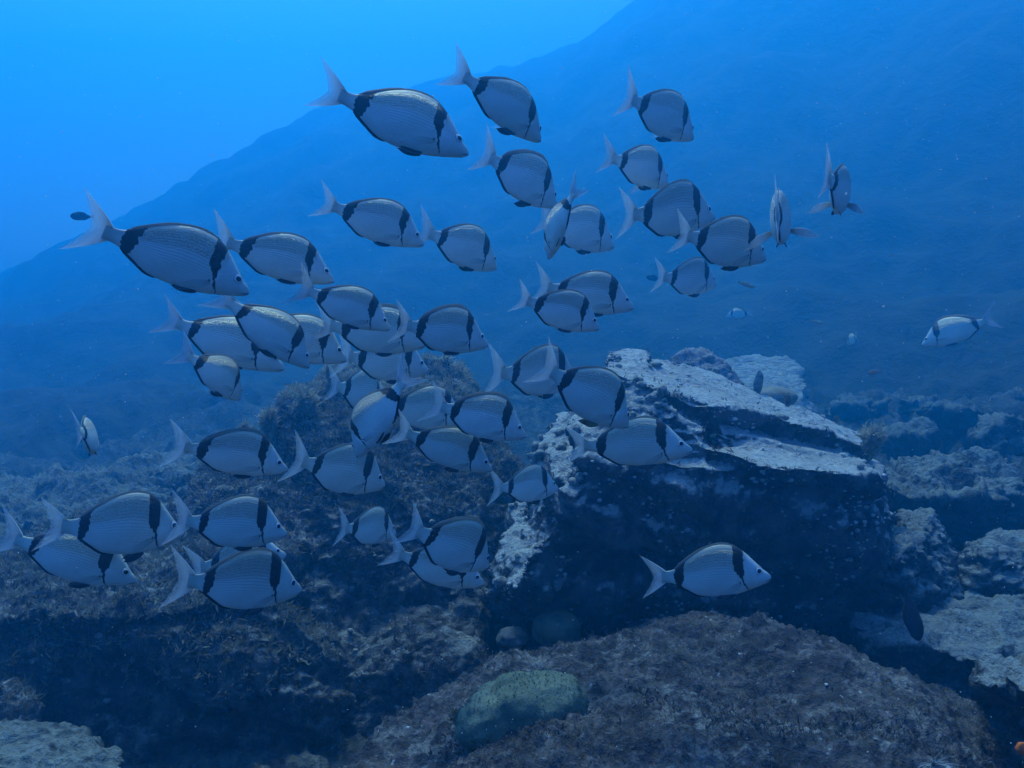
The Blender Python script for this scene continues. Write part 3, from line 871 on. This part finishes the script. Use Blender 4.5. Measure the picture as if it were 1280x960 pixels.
def blade_fin(name, length, width, taper=0.75, sweep=0.3, th=0.0022):
    """fin blade along -X from its root at the origin, lying in the XZ plane"""
    nu, nv = 9, 12
    V, C = [], []
    for side in (1, -1):
        for i in range(nu):
            u = -1 + 2 * i / (nu - 1)
            for j in range(nv):
                v = j / (nv - 1)
                w = width * (0.34 + 1.0 * v ** 0.7) * (1 - v ** 2.4) ** taper if v < 1 else 0
                x = -length * v * (1 - 0.10 * abs(u)) 
                z = w * 0.5 * u - sweep * length * v * v * 0.4
                y = side * (th * (1 - v) + 0.0006) + 0.02 * v * v * length
                V.append((x, y, z)); C.append((v, abs(u), i, 1))
    F, m = [], nu * nv
    for i in range(nu - 1):
        for j in range(nv - 1):
            q = [i * nv + j, (i + 1) * nv + j, (i + 1) * nv + j + 1, i * nv + j + 1]
            F.append(q); F.append([x + m for x in q[::-1]])
    for j in range(nv - 1):
        F.append([j, j + 1, m + j + 1, m + j]); k = (nu - 1) * nv
        F.append([k + j + 1, k + j, m + k + j, m + k + j + 1])
    me = mesh_from(V, F, name)
    color_attr(me, 'fin', C)
    return me

def dome(name, r, flat, sgn, n=16, m=6):
    V, F = [], []
    for i in range(m + 1):
        t = math.pi / 2 * i / m
        for k in range(n):
            a = 2 * math.pi * k / n
            V.append((r * math.cos(t) * math.cos(a), sgn * (r * flat * math.sin(t)), r * math.cos(t) * math.sin(a)))
    for i in range(m):
        for k in range(n):
            q = [i * n + k, i * n + (k + 1) % n, (i + 1) * n + (k + 1) % n, (i + 1) * n + k]
            F.append(q if sgn < 0 else q[::-1])
    return mesh_from(V, F, name)

def mouth_mesh():
    V, F = [], []
    path = []
    for k in range(15):
        t = -1 + 2 * k / 14
        s = 0.058 * abs(t) ** 1.5 + 0.0
        z = -0.004 - 0.030 * abs(t) ** 1.3
        y = float(side_y(max(s, 0.004), z)) * (1 if t > 0 else -1) * (1 if abs(t) > .01 else 0)
        path.append(Vector((0.5 - s + 0.001, y * 1.02, z)))
    n = 6
    for k, p in enumerate(path):
        d = (path[min(k + 1, 14)] - path[max(k - 1, 0)]).normalized()
        u = d.cross(Vector((0, 0, 1))).normalized(); w = d.cross(u)
        r = 0.0050 * (1 - 0.7 * abs(-1 + 2 * k / 14) ** 2)
        for q in range(n):
            a = 2 * math.pi * q / n
            V.append(tuple(p + (u * math.cos(a) + w * math.sin(a)) * r))
    for k in range(14):
        for q in range(n):
            F.append([k * n + q, k * n + (q + 1) % n, (k + 1) * n + (q + 1) % n, (k + 1) * n + q])
    return mesh_from(V, F, 'mouth')

def fish_skin():
    t = NT('seabream_skin')
    at = t.node('ShaderNodeAttribute'); at.attribute_name = 'pattern'
    sep = t.node('ShaderNodeSeparateColor'); t.l.new(at.outputs['Color'], sep.inputs[0])
    dark, v, s = sep.outputs[0], sep.outputs[1], sep.outputs[2]
    tc = t.node('ShaderNodeTexCoord')
    info = t.node('ShaderNodeObjectInfo')
    mp = t.node('ShaderNodeMapping'); mp.inputs['Scale'].default_value = (9, 9, 60)
    t.l.new(tc.outputs['Object'], mp.inputs['Vector'])
    n_long = t.noise(mp.outputs[0], 1.6, 3, 0.6)
    n_spk = t.noise(tc.outputs['Object'], 150, 2, 0.6)
    n_soft = t.noise(tc.outputs['Object'], 6, 3, 0.5)
    # countershaded pigment: olive back, silver flank, white belly
    back = t.ramp(v, 0.45, 1.0)
    c = t.mix(back, (0.85, 0.85, 0.74), (0.46, 0.44, 0.33))
    c = t.mix(t.math('SUBTRACT', 1.0, t.ramp(v, 0.04, 0.26)), c, (0.88, 0.88, 0.80))
    c = t.mix(t.ramp(s, 0.90, 1.0), c, (0.60, 0.58, 0.45))
    head = t.math('SUBTRACT', 1.0, t.ramp(s, 0.20, 0.25))
    c = t.mix(t.math('MULTIPLY', head, 0.55), c, (0.74, 0.77, 0.74))
    # lines along the scale rows
    warp = t.math('MULTIPLY_ADD', n_soft, 0.05, v)
    row = t.math('SINE', t.math('MULTIPLY', warp, 2 * math.pi * 20))
    fade = t.math('MULTIPLY', t.math('MULTIPLY', t.ramp(v, 0.22, 0.55), t.ramp(s, 0.27, 0.32)), t.math('SUBTRACT', 1.0, t.ramp(s, 0.80, 0.92)))
    rowm = t.math('MULTIPLY', t.ramp(row, 0.1, 0.9), t.math('MULTIPLY', fade, 0.38))
    c = t.mix(rowm, c, (0.15, 0.145, 0.11))
    c = t.mix(t.math('MULTIPLY', t.ramp(n_long, 0.55, 0.75), 0.22), c, (0.66, 0.67, 0.66))
    c = t.mix(t.math('MULTIPLY', t.ramp(t.noise(tc.outputs['Object'], 3.2, 3, 0.6), 0.42, 0.68), 0.30), c, (0.46, 0.45, 0.36))
    c = t.mix(t.math('MULTIPLY', info.outputs['Random'], 0.30), c, (0.50, 0.48, 0.34))
    painted_spark = t.math('MULTIPLY', t.math('MULTIPLY', t.ramp(n_spk, 0.61, 0.66), fade), t.math('MULTIPLY', t.ramp(v, 0.55, 0.7), t.math('SUBTRACT', 1.0, t.ramp(v, 0.86, 0.95))))
    c = t.mix(painted_spark, c, (1.0, 1.0, 1.0))  # scale glints painted as white specks into the base colour
    dm = t.ramp(dark, 0.3, 0.7)
    c = t.mix(dm, c, (0.012, 0.012, 0.014))
    vor = t.voronoi(tc.outputs['Object'], 48)
    glint = t.math('MULTIPLY', t.math('MULTIPLY', t.ramp(v, 0.50, 0.68), fade), t.math('SUBTRACT', 1.0, t.ramp(v, 0.88, 0.97)))
    nb = t.bump(t.math('ADD', t.math('MULTIPLY', vor, 1.0), t.math('MULTIPLY', row, 0.12)), 0.11, 0.004)
    nb2 = t.node('ShaderNodeBump'); nb2.inputs['Distance'].default_value = 0.012
    t.put(nb2.inputs['Height'], t.noise(tc.outputs['Object'], 85, 2, 0.7)); t.put(nb2.inputs['Strength'], t.math('MULTIPLY', glint, 0.75)); t.l.new(nb, nb2.inputs['Normal'])
    nb = nb2.outputs[0]
    met = t.math('MULTIPLY', t.math('SUBTRACT', 1.0, dm), t.math('MULTIPLY_ADD', glint, 0.25, 0.12))
    rough = t.math('SUBTRACT', 0.50, t.math('MULTIPLY', glint, 0.20))
    return t.finish(t.bsdf(c, rough, met, nb, 0.45))

def fin_mat(name, root_c, c, tip_c, a0, a1, ray=0.35, trans=0.5, edge=None):
    t = NT(name)
    at = t.node('ShaderNodeAttribute'); at.attribute_name = 'fin'
    sep = t.node('ShaderNodeSeparateColor'); t.l.new(at.outputs['Color'], sep.inputs[0])
    v, u = sep.outputs[0], sep.outputs[1]
    col = t.mix(t.ramp(v, 0.0, 0.30), root_c, c)
    col = t.mix(t.ramp(v, 0.55, 1.0), col, tip_c)
    if edge is not None:
        col = t.mix(t.ramp(u, 0.80, 0.97), col, edge)
    rr = t.math('SINE', t.math('MULTIPLY', u, 75.0))
    col = t.mix(t.math('MULTIPLY', t.ramp(rr, -0.2, 0.9), ray), col, tuple(k * 0.45 for k in c))
    b = t.bsdf(col, 0.5, 0, None, 0.3)
    tr = t.node('ShaderNodeBsdfTranslucent'); t.put(tr.inputs['Color'], col)
    m = t.node('ShaderNodeMixShader'); m.inputs[0].default_value = trans
    t.l.new(b, m.inputs[1]); t.l.new(tr.outputs[0], m.inputs[2])
    tp = t.node('ShaderNodeBsdfTransparent')
    m2 = t.node('ShaderNodeMixShader')
    alpha = t.math('MULTIPLY_ADD', t.ramp(v, 0.05, 1.0), a1 - a0, a0)
    t.l.new(alpha, m2.inputs[0]); t.l.new(tp.outputs[0], m2.inputs[1]); t.l.new(m.outputs[0], m2.inputs[2])
    return t.finish(m2.outputs[0])

def plain(name, c, rough=0.5, met=0.0, spec=0.4):
    t = NT(name)
    return t.finish(t.bsdf(c, rough, met, None, spec))

M_SKIN = fish_skin()
M_TAIL = fin_mat('tail_fin', (0.56, 0.54, 0.34), (0.54, 0.62, 0.68), (0.46, 0.55, 0.62), 0.95, 0.28, 0.35, 0.5, edge=(0.62, 0.70, 0.76))
M_PECT = fin_mat('pectoral_fin', (0.55, 0.56, 0.53), (0.66, 0.67, 0.66), (0.70, 0.72, 0.74), 0.22, 0.05, 0.2, 0.8)
M_PELV = fin_mat('pelvic_fin', (0.030, 0.030, 0.034), (0.018, 0.018, 0.022), (0.02, 0.02, 0.025), 1.0, 0.92, 0.1, 0.1, edge=(0.10, 0.10, 0.10))
M_PELY = fin_mat('pelvic_fin_yellow', (0.26, 0.23, 0.06), (0.24, 0.21, 0.05), (0.05, 0.045, 0.03), 1.0, 0.9, 0.3, 0.3, edge=(0.02, 0.02, 0.02))
def strip_fin(name, lo, hi, edge):
    t = NT(name)
    at = t.node('ShaderNodeAttribute'); at.attribute_name = 'fin'
    sep = t.node('ShaderNodeSeparateColor'); t.l.new(at.outputs['Color'], sep.inputs[0])
    s, v = sep.outputs[0], sep.outputs[1]
    c = t.mix(t.ramp(v, 0.55, 0.95), lo, edge)
    c = t.mix(t.ramp(s, 0.70, 0.80), c, hi)
    rr = t.math('SINE', t.math('MULTIPLY', s, 420.0))
    c = t.mix(t.math('MULTIPLY', t.ramp(rr, 0, 1), 0.3), c, (0.05, 0.05, 0.05))
    tr = t.node('ShaderNodeBsdfTranslucent'); t.put(tr.inputs['Color'], c)
    m = t.node('ShaderNodeMixShader'); m.inputs[0].default_value = 0.5
    t.l.new(t.bsdf(c, 0.5, 0, None, 0.3), m.inputs[1]); t.l.new(tr.outputs[0], m.inputs[2])
    return t.finish(m.outputs[0])
M_DORS = strip_fin('dorsal_fin', (0.46, 0.45, 0.38), (0.34, 0.34, 0.32), (0.34, 0.33, 0.27))
M_ANAL = strip_fin('anal_fin', (0.03, 0.03, 0.034), (0.012, 0.012, 0.015), (0.012, 0.012, 0.015))
def iris_mat():
    t = NT('iris')
    tc = t.node('ShaderNodeTexCoord'); sp = t.node('ShaderNodeSeparateXYZ'); t.l.new(tc.outputs['Object'], sp.inputs[0])
    rr = t.math('SQRT', t.math('ADD', t.math('MULTIPLY', sp.outputs[0], sp.outputs[0]), t.math('MULTIPLY', sp.outputs[2], sp.outputs[2])))
    c = t.mix(t.ramp(rr, 0.0315, 0.0345), (0.80, 0.80, 0.74), (0.06, 0.06, 0.065))
    return t.finish(t.bsdf(c, 0.35, 0, None, 0.5))
M_IRIS = iris_mat()
M_PUPIL = plain('pupil', (0.004, 0.004, 0.006), 0.12, 0.0, 0.6)
M_MOUTH = plain('mouth', (0.05, 0.045, 0.05), 0.5)
M_SOCKET = plain('eye_rim', (0.10, 0.10, 0.11), 0.5)

BENDS = [-0.30, -0.15, 0.0, 0.15, 0.30]
FM = {}
for b in BENDS:
    FM[b] = dict(body=fish_body_mesh(b), dorsal=dorsal_mesh(b), dorsal2=dorsal_mesh(b, 1.9), anal=anal_mesh(b), tail=caudal_mesh(b))
    for k, m in (('body', M_SKIN), ('dorsal', M_DORS), ('dorsal2', M_DORS), ('anal', M_ANAL), ('tail', M_TAIL)):
        FM[b][k].materials.append(m)
SH = dict(gill={1: gill_mesh(1), -1: gill_mesh(-1)}, eye={1: dome('eye', .037, .42, 1), -1: dome('eye', .037, .42, -1)},
          pupil={1: dome('pupil', .0215, .30, 1), -1: dome('pupil', .0215, .30, -1)}, mouth=mouth_mesh(),
          pect=blade_fin('pectoral_fin', .30, .085, 0.8, 0.35), pelv=blade_fin('pelvic_fin', .185, .075, 0.7, -0.15, 0.004),
          pely=blade_fin('pelvic_fin', .185, .075, 0.7, -0.15, 0.004))
for s in (1, -1):
    SH['gill'][s].materials.append(M_SKIN); SH['eye'][s].materials.append(M_IRIS); SH['pupil'][s].materials.append(M_PUPIL)
SH['pect2'] = blade_fin('pectoral_fin', .34, .10, 0.8, 0.35); SH['pect2'].materials.append(M_TAIL)
SH['mouth'].materials.append(M_MOUTH); SH['pect'].materials.append(M_PECT); SH['pelv'].materials.append(M_PELV); SH['pely'].materials.append(M_PELY)

def face_frame(nose, base, yaw, d, roll):
    """orientation of a fish whose nose and tail root are seen at these photo pixels, turned yaw away from us"""
    mx, my = (nose[0] + base[0]) / 2, (nose[1] + base[1]) / 2
    c = P(mx, my, d)
    ray = c.normalized()
    r = RIGHT - ray * RIGHT.dot(ray); r.normalize()
    u = r.cross(ray); u.normalize()
    v2 = Vector((nose[0] - base[0], base[1] - nose[1])); ln = v2.length; v2 /= ln
    x = (r * v2.x + u * v2.y) * math.cos(yaw) + ray * math.sin(yaw)
    upw = Vector((0, 0, 1))
    z = upw - x * upw.dot(x); z.normalize()
    y = z.cross(x)
    m = Matrix((x, y, z)).transposed().to_4x4()
    m = m @ Matrix.Rotation(roll, 4, 'X')
    return c, m, ln

GROUP = 'two-banded seabreams swimming in the school'
def seabream(label, nose, base, h, yaw=0, L=0.21, bend=None, roll=0, pect=12, pelv=6, yellow=False, far=False, zs=None, spread=False):
    yw = math.radians(yaw)
    ln = math.hypot(nose[0] - base[0], nose[1] - base[1])
    d = FPX * L * math.cos(yw) / ln
    c, m, _ = face_frame(nose, base, yw, d, math.radians(roll + random.uniform(-7, 7)))
    if zs is None:
        zs = h * d / FPX / (0.535 * L)
        zs = min(1.22, max(0.86, zs))
    if bend is None:
        bend = random.choice(BENDS)
    root = link('seabream', None)
    root.matrix_world = Matrix.Translation(c) @ m @ Matrix.Diagonal((L, L, L * zs, 1))
    tag(root, label, 'fish', GROUP)
    g = FM[bend]
    body = link('body', g['body'], parent=root)
    link('dorsal_fin', g['dorsal2' if random.random() < 0.25 else 'dorsal'], parent=root)
    link('anal_fin', g['anal'], parent=root)
    tf = link('tail_fin', g['tail'], parent=root)
    tk = random.uniform(0.90, 1.22)
    tf.scale = (1, 1, tk)
    link('mouth', SH['mouth'], parent=root)
    es, ez = .112, .080
    ey = float(side_y(es, ez)) - 0.004
    for sg in (1, -1):
        link('gill_cover', SH['gill'][sg], parent=root)
        e = link('eye', SH['eye'][sg], parent=root)
        e.location = (0.5 - es, sg * ey, ez)
        e.rotation_euler = (sg * 0.22, 0, -sg * 0.42)
        p = link('pupil', SH['pupil'][sg], parent=e)
        p.location = (0, sg * 0.0112, 0)
        f = link('pectoral_fin', SH['pect2' if spread else 'pect'], parent=root)
        f.location = (0.5 - .275, sg * (float(side_y(.275, -.035)) + 0.002), -.035)
        ang = pect + random.uniform(-5, 9)
        f.rotation_euler = (0, math.radians(-18 + random.uniform(-12, 8)), math.radians(-sg * ang))
        if sg < 0:
            f.scale = (1, -1, 1)
            f.rotation_euler[2] = math.radians(ang)
        q = link('pelvic_fin', SH['pely' if yellow else 'pelv'], parent=root)
        q.location = (0.5 - .335, sg * 0.030, -.158)
        q.rotation_euler = (sg * 0.5, math.radians(-pelv - 6 - random.uniform(0, 9)), math.radians(-sg * random.uniform(2, 8)))
    return root, d

FISH = [
 ('topmost large seabream heading right, just left of the picture\'s top middle', (585,192), (431,127), 76, 3, dict(L=.215, bend=-.15)),
 ('seabream diving steeply at the very top, right of the topmost large one', (677,176), (592,101), 63, 32, dict(L=.20, bend=.15, pelv=14)),
 ('seabream below the steep diver, its nose hidden by one turned edge-on', (696,258), (616,200), 66, 28, dict(L=.215, bend=0.0, pelv=12)),
 ('upper right seabream with steep forehead, alone against dark blue water', (868,173), (793,127), 62, 36, dict(L=.22, bend=0.0)),
 ('small seabream above an overlapping trio at right, bright pectoral streak below', (836,231), (773,198), 56, 38, dict(L=.20, bend=.15, spread=True, pect=40)),
 ('rear seabream of the overlapping right-hand trio, its tail farthest left', (893,272), (796,268), 70, 30, dict(L=.235, bend=0.0)),
 ('front seabream of the right-hand trio, covering the other two', (957,324), (864,296), 66, 32, dict(L=.20, bend=0.0, pelv=10)),
 ('lowest seabream of the right-hand trio, small with a pale tail', (895,356), (836,347), 56, 36, dict(L=.205, bend=.15)),
 ('seabream seen from behind with both pectoral fins spread wide', (979,292), (971,268), 74, 79, dict(L=.215, bend=0.0, spread=True, pect=62, roll=0, zs=1.0)),
 ('blurred seabream seen from behind, tail raised, farthest right of the upper group', (1052,262), (1046,225), 66, 72, dict(L=.22, bend=.15, spread=True, pect=40, zs=0.95)),
 ('bright flank seabream turned edge-on beside the upper overlapping pair', (686,324), (708,246), 50, 35, dict(L=.165, bend=-.15, zs=.9)),
 ('seabream right behind the bright edge-on one, its nose pointing right', (768,309), (688,276), 62, 26, dict(L=.235, bend=0.0)),
 ('slender seabream left of centre with a white-edged tail, alone in open water', (529,306), (421,260), 57, 3, dict(L=.20, bend=-.15)),
 ('deep-bodied seabream alone between the slender one and the edge-on one', (621,336), (545,293), 58, 32, dict(L=.21, bend=.15)),
 ('large leftmost upper seabream with tail lobes spread over the blue hill', (306,367), (147,292), 71, 0, dict(L=.215, bend=-.15)),
 ('second seabream from the upper left, its head behind a smaller tail', (416,352), (292,305), 60, 6, dict(L=.205, bend=-.15)),
 ('seabream with a clear eye under the second from upper left', (487,412), (390,365), 52, 6, dict(L=.165, bend=0.0)),
 ('grey seabream slanting down, its tail across the large upper-left one', (385,460), (294,380), 58, 12, dict(L=.175, bend=.15)),
 ('brightest flank seabream, half hidden behind the slanting grey one', (352,462), (227,405), 62, -6, dict(L=.235, bend=.15)),
 ('narrow seabream turning away below the brightest flank one', (299,500), (250,447), 52, 36, dict(L=.145, bend=.30, roll=-8, zs=1.1)),
 ('seabream showing only its head between the slanting grey one and others', (432,451), (318,408), 62, 0, dict(L=.225, bend=0.0)),
 ('seabream mostly covered by the central dark-backed one, its belly showing', (531,432), (418,408), 62, 4, dict(L=.215, bend=0.0)),
 ('central dark-backed seabream heading right above the rounded outcrop top', (610,432), (511,407), 61, 16, dict(L=.165, bend=-.15)),
 ('seabream low behind the central one, in front of the rounded outcrop top', (535,464), (440,446), 60, 6, dict(L=.21, bend=0.0)),
 ('dim seabream seen obliquely, behind the bright left-diving one', (480,503), (430,484), 64, 52, dict(L=.235, bend=.15)),
 ('bright seabream diving to the left in the middle of the school', (446,572), (494,482), 56, 30, dict(L=.155, bend=-.15, zs=.95)),
 ('seabream behind the middle pair, only its grey flank showing', (580,528), (488,505), 58, 12, dict(L=.215, bend=0.0)),
 ('upper seabream of the middle pair, its nose at the pale rock', (657,546), (555,509), 60, 6, dict(L=.175, bend=0.0)),
 ('lower seabream of the middle pair, with a broad black tail band', (615,588), (512,543), 55, 6, dict(L=.185, bend=0.0)),
 ('rear seabream of the pair above the boulder, a tail across its flank', (722,476), (634,467), 70, 30, dict(L=.235, bend=.15)),
 ('front deep-bodied seabream of the pair above the boulder, yellow pelvic fin', (786,534), (694,467), 72, 34, dict(L=.215, bend=0.0, yellow=True, pelv=16)),
 ('long seabream right in front of the huge boulder\'s ledges', (864,563), (734,557), 64, 0, dict(L=.245, bend=0.0)),
 ('small seabream before the pale left flank of the huge boulder', (698,611), (630,610), 48, 26, dict(L=.165, bend=.15)),
 ('front seabream of the pair in open water over the boulder', (749,411), (661,376), 53, 8, dict(L=.165, bend=-.15)),
 ('rear seabream of the pair in open water over the boulder', (792,385), (688,360), 56, 8, dict(L=.215, bend=0.0)),
 ('lone hazy seabream swimming left at the far right', (1156,432), (1227,402), 38, 10, dict(L=.37, bend=.15, zs=.86)),
 ('tiny seabream turned edge-on in the haze at right', (1060,430), (1072,421), 28, 58, dict(L=.20, bend=.15, zs=1)),
 ('lone seabream seen edge-on at the left edge', (116,562), (109,538), 50, 75, dict(L=.20, bend=.15, zs=.95)),
 ('seabream swimming along the top of the algae outcrop at left', (358,588), (239,557), 60, 3, dict(L=.205, bend=-.15)),
 ('seabream at lower left with its head behind another\'s tail', (226,668), (91,661), 82, 10, dict(L=.215, bend=.15, pelv=22)),
 ('upper seabream of the lower left stack, facing right', (357,668), (240,654), 69, 6, dict(L=.165, bend=.15)),
 ('seabream cut at the left edge, beneath the lower left one', (166,727), (27,680), 60, -3, dict(L=.235, bend=.15, pelv=16)),
 ('largest low seabream facing right over the dark shaded wall', (376,738), (245,731), 90, 12, dict(L=.195, bend=.15, zs=1.16)),
 ('seabream almost wholly hidden between two in the lower left stack', (356,694), (258,708), 56, 8, dict(L=.235, bend=0.0)),
 ('seabream with fork-shaped tail low on the outcrop, below the bright diver', (481,608), (384,580), 68, 14, dict(L=.205, bend=.15)),
 ('small squarish seabream with its head behind another\'s tail', (495,667), (435,660), 50, 36, dict(L=.19, bend=0.0)),
 ('front seabream of the low pair left of the pale boulder flank', (611,709), (529,669), 72, 34, dict(L=.19, bend=.15)),
 ('rear seabream of the low pair left of the pale boulder flank', (605,730), (502,698), 58, 6, dict(L=.22, bend=.15)),
 ('lone low seabream in front of the dark boulder face', (961,722), (832,721), 72, 0, dict(L=.205, bend=0.0, zs=1.0)),
 ('faint seabream ghosting in the haze beneath the right-hand trio', (908,396), (936,392), 16, 20, dict(L=.26, bend=0.0, zs=.9)),
 ('faint pale seabream deep in the haze, above the banded slab', (1048,402), (1025,406), 16, 20, dict(L=.26, bend=0.0, zs=.95)),
]
import os
for (lab, nose, base, h, yaw, kw) in FISH:
    r, d = seabream(lab, nose, base, h, yaw, **kw)
    if os.environ.get('FISHDBG'):
        print('FISH %.2f zs %.2f %s' % (d, r.scale[2] / r.scale[0], lab))

# ------------------------------------------------------------------ other fish
def small_fish_mesh(depth, width, fork, name):
    ns, na = 26, 14
    s = np.linspace(0, 1, ns); a = np.linspace(0, 2 * np.pi, na, endpoint=False)
    S, A = np.meshgrid(s, a, indexing='ij')
    prof = (np.sin(np.pi * np.clip(S, 0, 1) ** 0.72) ** 0.8) * 0.5 * depth * (1 - 0.12 * S) + 0.028 * smooth(S, 0.6, 1.0) + 0.006
    w = prof * width / depth * (1 - 0.6 * S ** 2) 
    V = np.stack([0.5 - S, w * np.sin(A), prof * np.cos(A)], -1).reshape(-1, 3)
    F = []
    for i in range(ns - 1):
        for k in range(na):
            F.append([i * na + k, i * na + (k + 1) % na, (i + 1) * na + (k + 1) % na, (i + 1) * na + k])
    me = mesh_from(V, F, name)
    return me
def small_tail(fork, spread, name):
    V, F = [], []
    nu, nv = 15, 6
    for side in (1, -1):
        for i in range(nu):
            u = -1 + 2 * i / (nu - 1)
            for j in range(nv):
                v = j / (nv - 1)
                V.append((-0.5 + 0.02 - v * (0.12 + fork * abs(u) ** 1.2), side * (0.008 * (1 - v) + 0.0015), 0.028 * u + v * spread * u))
    m = nu * nv
    for i in range(nu - 1):
        for j in range(nv - 1):
            q = [i * nv + j, (i + 1) * nv + j, (i + 1) * nv + j + 1, i * nv + j + 1]
            F.append(q); F.append([x + m for x in q[::-1]])
    return mesh_from(V, F, name)
def ridge_fin(s0, s1, depth, h, sg, name):
    ss = np.linspace(s0, s1, 12)
    pr = (np.sin(np.pi * ss ** 0.72) ** 0.8) * 0.5 * depth * (1 - 0.12 * ss)
    hh = h * np.interp(ss, [s0, s0 + (s1 - s0) * .3, s0 + (s1 - s0) * .75, s1], [0.1, .8, 1.0, 0.2])
    V, F = [], []
    for k, s in enumerate(ss):
        V += [(0.5 - s, .008, sg * (pr[k] - .02)), (0.5 - s, .002, sg * (pr[k] + hh[k])), (0.5 - s, -.002, sg * (pr[k] + hh[k])), (0.5 - s, -.008, sg * (pr[k] - .02))]
    for k in range(len(ss) - 1):
        for q in range(4):
            F.append([k * 4 + q, k * 4 + (q + 1) % 4, (k + 1) * 4 + (q + 1) % 4, (k + 1) * 4 + q])
    return mesh_from(V, F, name)
KINDS = {}
for kind, dep, wid, fork, spr, c1, c2, fc in (
        ('damselfish', .44, .17, .26, .20, (0.010, 0.012, 0.018), (0.018, 0.022, 0.032), (0.008, 0.009, 0.013)),
        ('wrasse', .26, .13, .05, .09, (0.42, 0.40, 0.20), (0.55, 0.53, 0.42), (0.40, 0.40, 0.28)),
        ('anthias', .36, .15, .22, .16, (0.55, 0.16, 0.06), (0.6, 0.26, 0.12), (0.5, 0.2, 0.1))):
    mb = simple_mat(kind + '_skin', c1, c2, 14, 0.5, 0.1)
    mf = plain(kind + '_fin', fc, 0.6)
    KINDS[kind] = [(n, me, m) for n, me, m in (('body', small_fish_mesh(dep, wid, fork, 'body'), mb), ('tail_fin', small_tail(fork, spr, 'tail_fin'), mf),
                   ('dorsal_fin', ridge_fin(.28, .86, dep, .07, 1, 'dorsal_fin'), mf), ('anal_fin', ridge_fin(.55, .86, dep, .06, -1, 'anal_fin'), mf))]
    KINDS[kind].append(('eye', dome('eye', .032, .4, 1), M_PUPIL))
    KINDS[kind].append(('eye', dome('eye', .032, .4, -1), M_PUPIL))
def small_fish(kind, label, nose, base, yaw, L, roll=0):
    yw = math.radians(yaw)
    ln = math.hypot(nose[0] - base[0], nose[1] - base[1])
    d = FPX * L * math.cos(yw) / ln
    c, m, _ = face_frame(nose, base, yw, d, math.radians(roll))
    root = link(kind, None)
    root.matrix_world = Matrix.Translation(c) @ m @ Matrix.Diagonal((L, L, L, 1))
    tag(root, label, 'fish')
    k = 0
    for n, me, mat in KINDS[kind]:
        o = link(n, me, mat, root)
        if n == 'eye':
            sg = 1 if k == 0 else -1
            o.location = (0.36, sg * 0.055 if kind != 'wrasse' else sg * 0.045, 0.035)
            k += 1
small_fish('damselfish', 'small dark damselfish alone in bright blue water at far left', (89, 270), (112, 271), 0, 0.10)
small_fish('damselfish', 'dark damselfish hanging head-down over the flat rock at right', (1145, 800), (1137, 744), 0, 0.12, 90)
small_fish('damselfish', 'faint dark damselfish in the haze left of the right-hand trio', (808, 346), (824, 349), 10, 0.10)
small_fish('wrasse', 'tiny yellowish wrasse just below the right-hand trio', (943, 359), (925, 353), 0, 0.05)
small_fish('wrasse', 'tiny yellow wrasse in the haze above the banded slab', (1029, 404), (1014, 401), 0, 0.07)
small_fish('anthias', 'tiny reddish fish alone in the haze at upper right', (1110, 321), (1116, 318), 30, 0.07)
small_fish('anthias', 'tiny reddish fish in the haze right of the banded slab', (1085, 467), (1100, 464), 10, 0.08)

# ------------------------------------------------------------------ drifting particles
v, f = ico_np()
bm = bmesh.new(); bmesh.ops.create_icosphere(bm, subdivisions=1, radius=1.0)
bm.verts.ensure_lookup_table()
v = np.array([x.co[:] for x in bm.verts]); f = np.array([[q.index for q in x.verts] for x in bm.faces]); bm.free()
n = 2200
dd = RNG.uniform(0.9, 5.0, n) ** 1.0
px = RNG.uniform(-100, 1380, n); py = RNG.uniform(-60, 1000, n)
ctr = np.array([P(a, b, c)[:] for a, b, c in zip(px, py, dd)])
rad = RNG.uniform(0.0004, 0.0010, n) * np.where(RNG.uniform(0, 1, n) > 0.96, 1.8, 1.0) * (0.6 + 0.25 * dd)
V = v[None] * RNG.uniform(0.5, 1.5, (n, 1, 3)) * rad[:, None, None] + ctr[:, None]
F = (f[None] + (np.arange(n) * len(v))[:, None, None]).reshape(-1, 3)
link('drifting_particles', mesh_from(V.reshape(-1, 3), F, 'drifting_particles'), simple_mat('particle', (0.8, 0.8, 0.8), (0.85, 0.85, 0.85), 20, 0.8, 0.0, 0.6), kind='stuff', label='pale specks drifting in the water', category='particles')

# ------------------------------------------------------------------ the water itself
bm = bmesh.new()
bmesh.ops.create_cube(bm, size=1.0)
me = bpy.data.meshes.new('haze'); bm.to_mesh(me); bm.free()
haze = link('haze', me)
haze.scale = (100, 100, 15.8)
haze.location = (0, 0, 11.6 - 7.9)
haze['kind'] = 'stuff'
haze['label'] = 'blue sea water filling the whole scene'
t = NT('sea_water')
pv = t.node('ShaderNodeVolumePrincipled')
pv.inputs['Color'].default_value = WATER_SCATTER
pv.inputs['Absorption Color'].default_value = WATER_ABSORB
pv.inputs['Density'].default_value = WATER_DENSITY
pv.inputs['Anisotropy'].default_value = 0.70
t.l.new(pv.outputs[0], t.out.inputs['Volume'])
me.materials.append(t.mat)
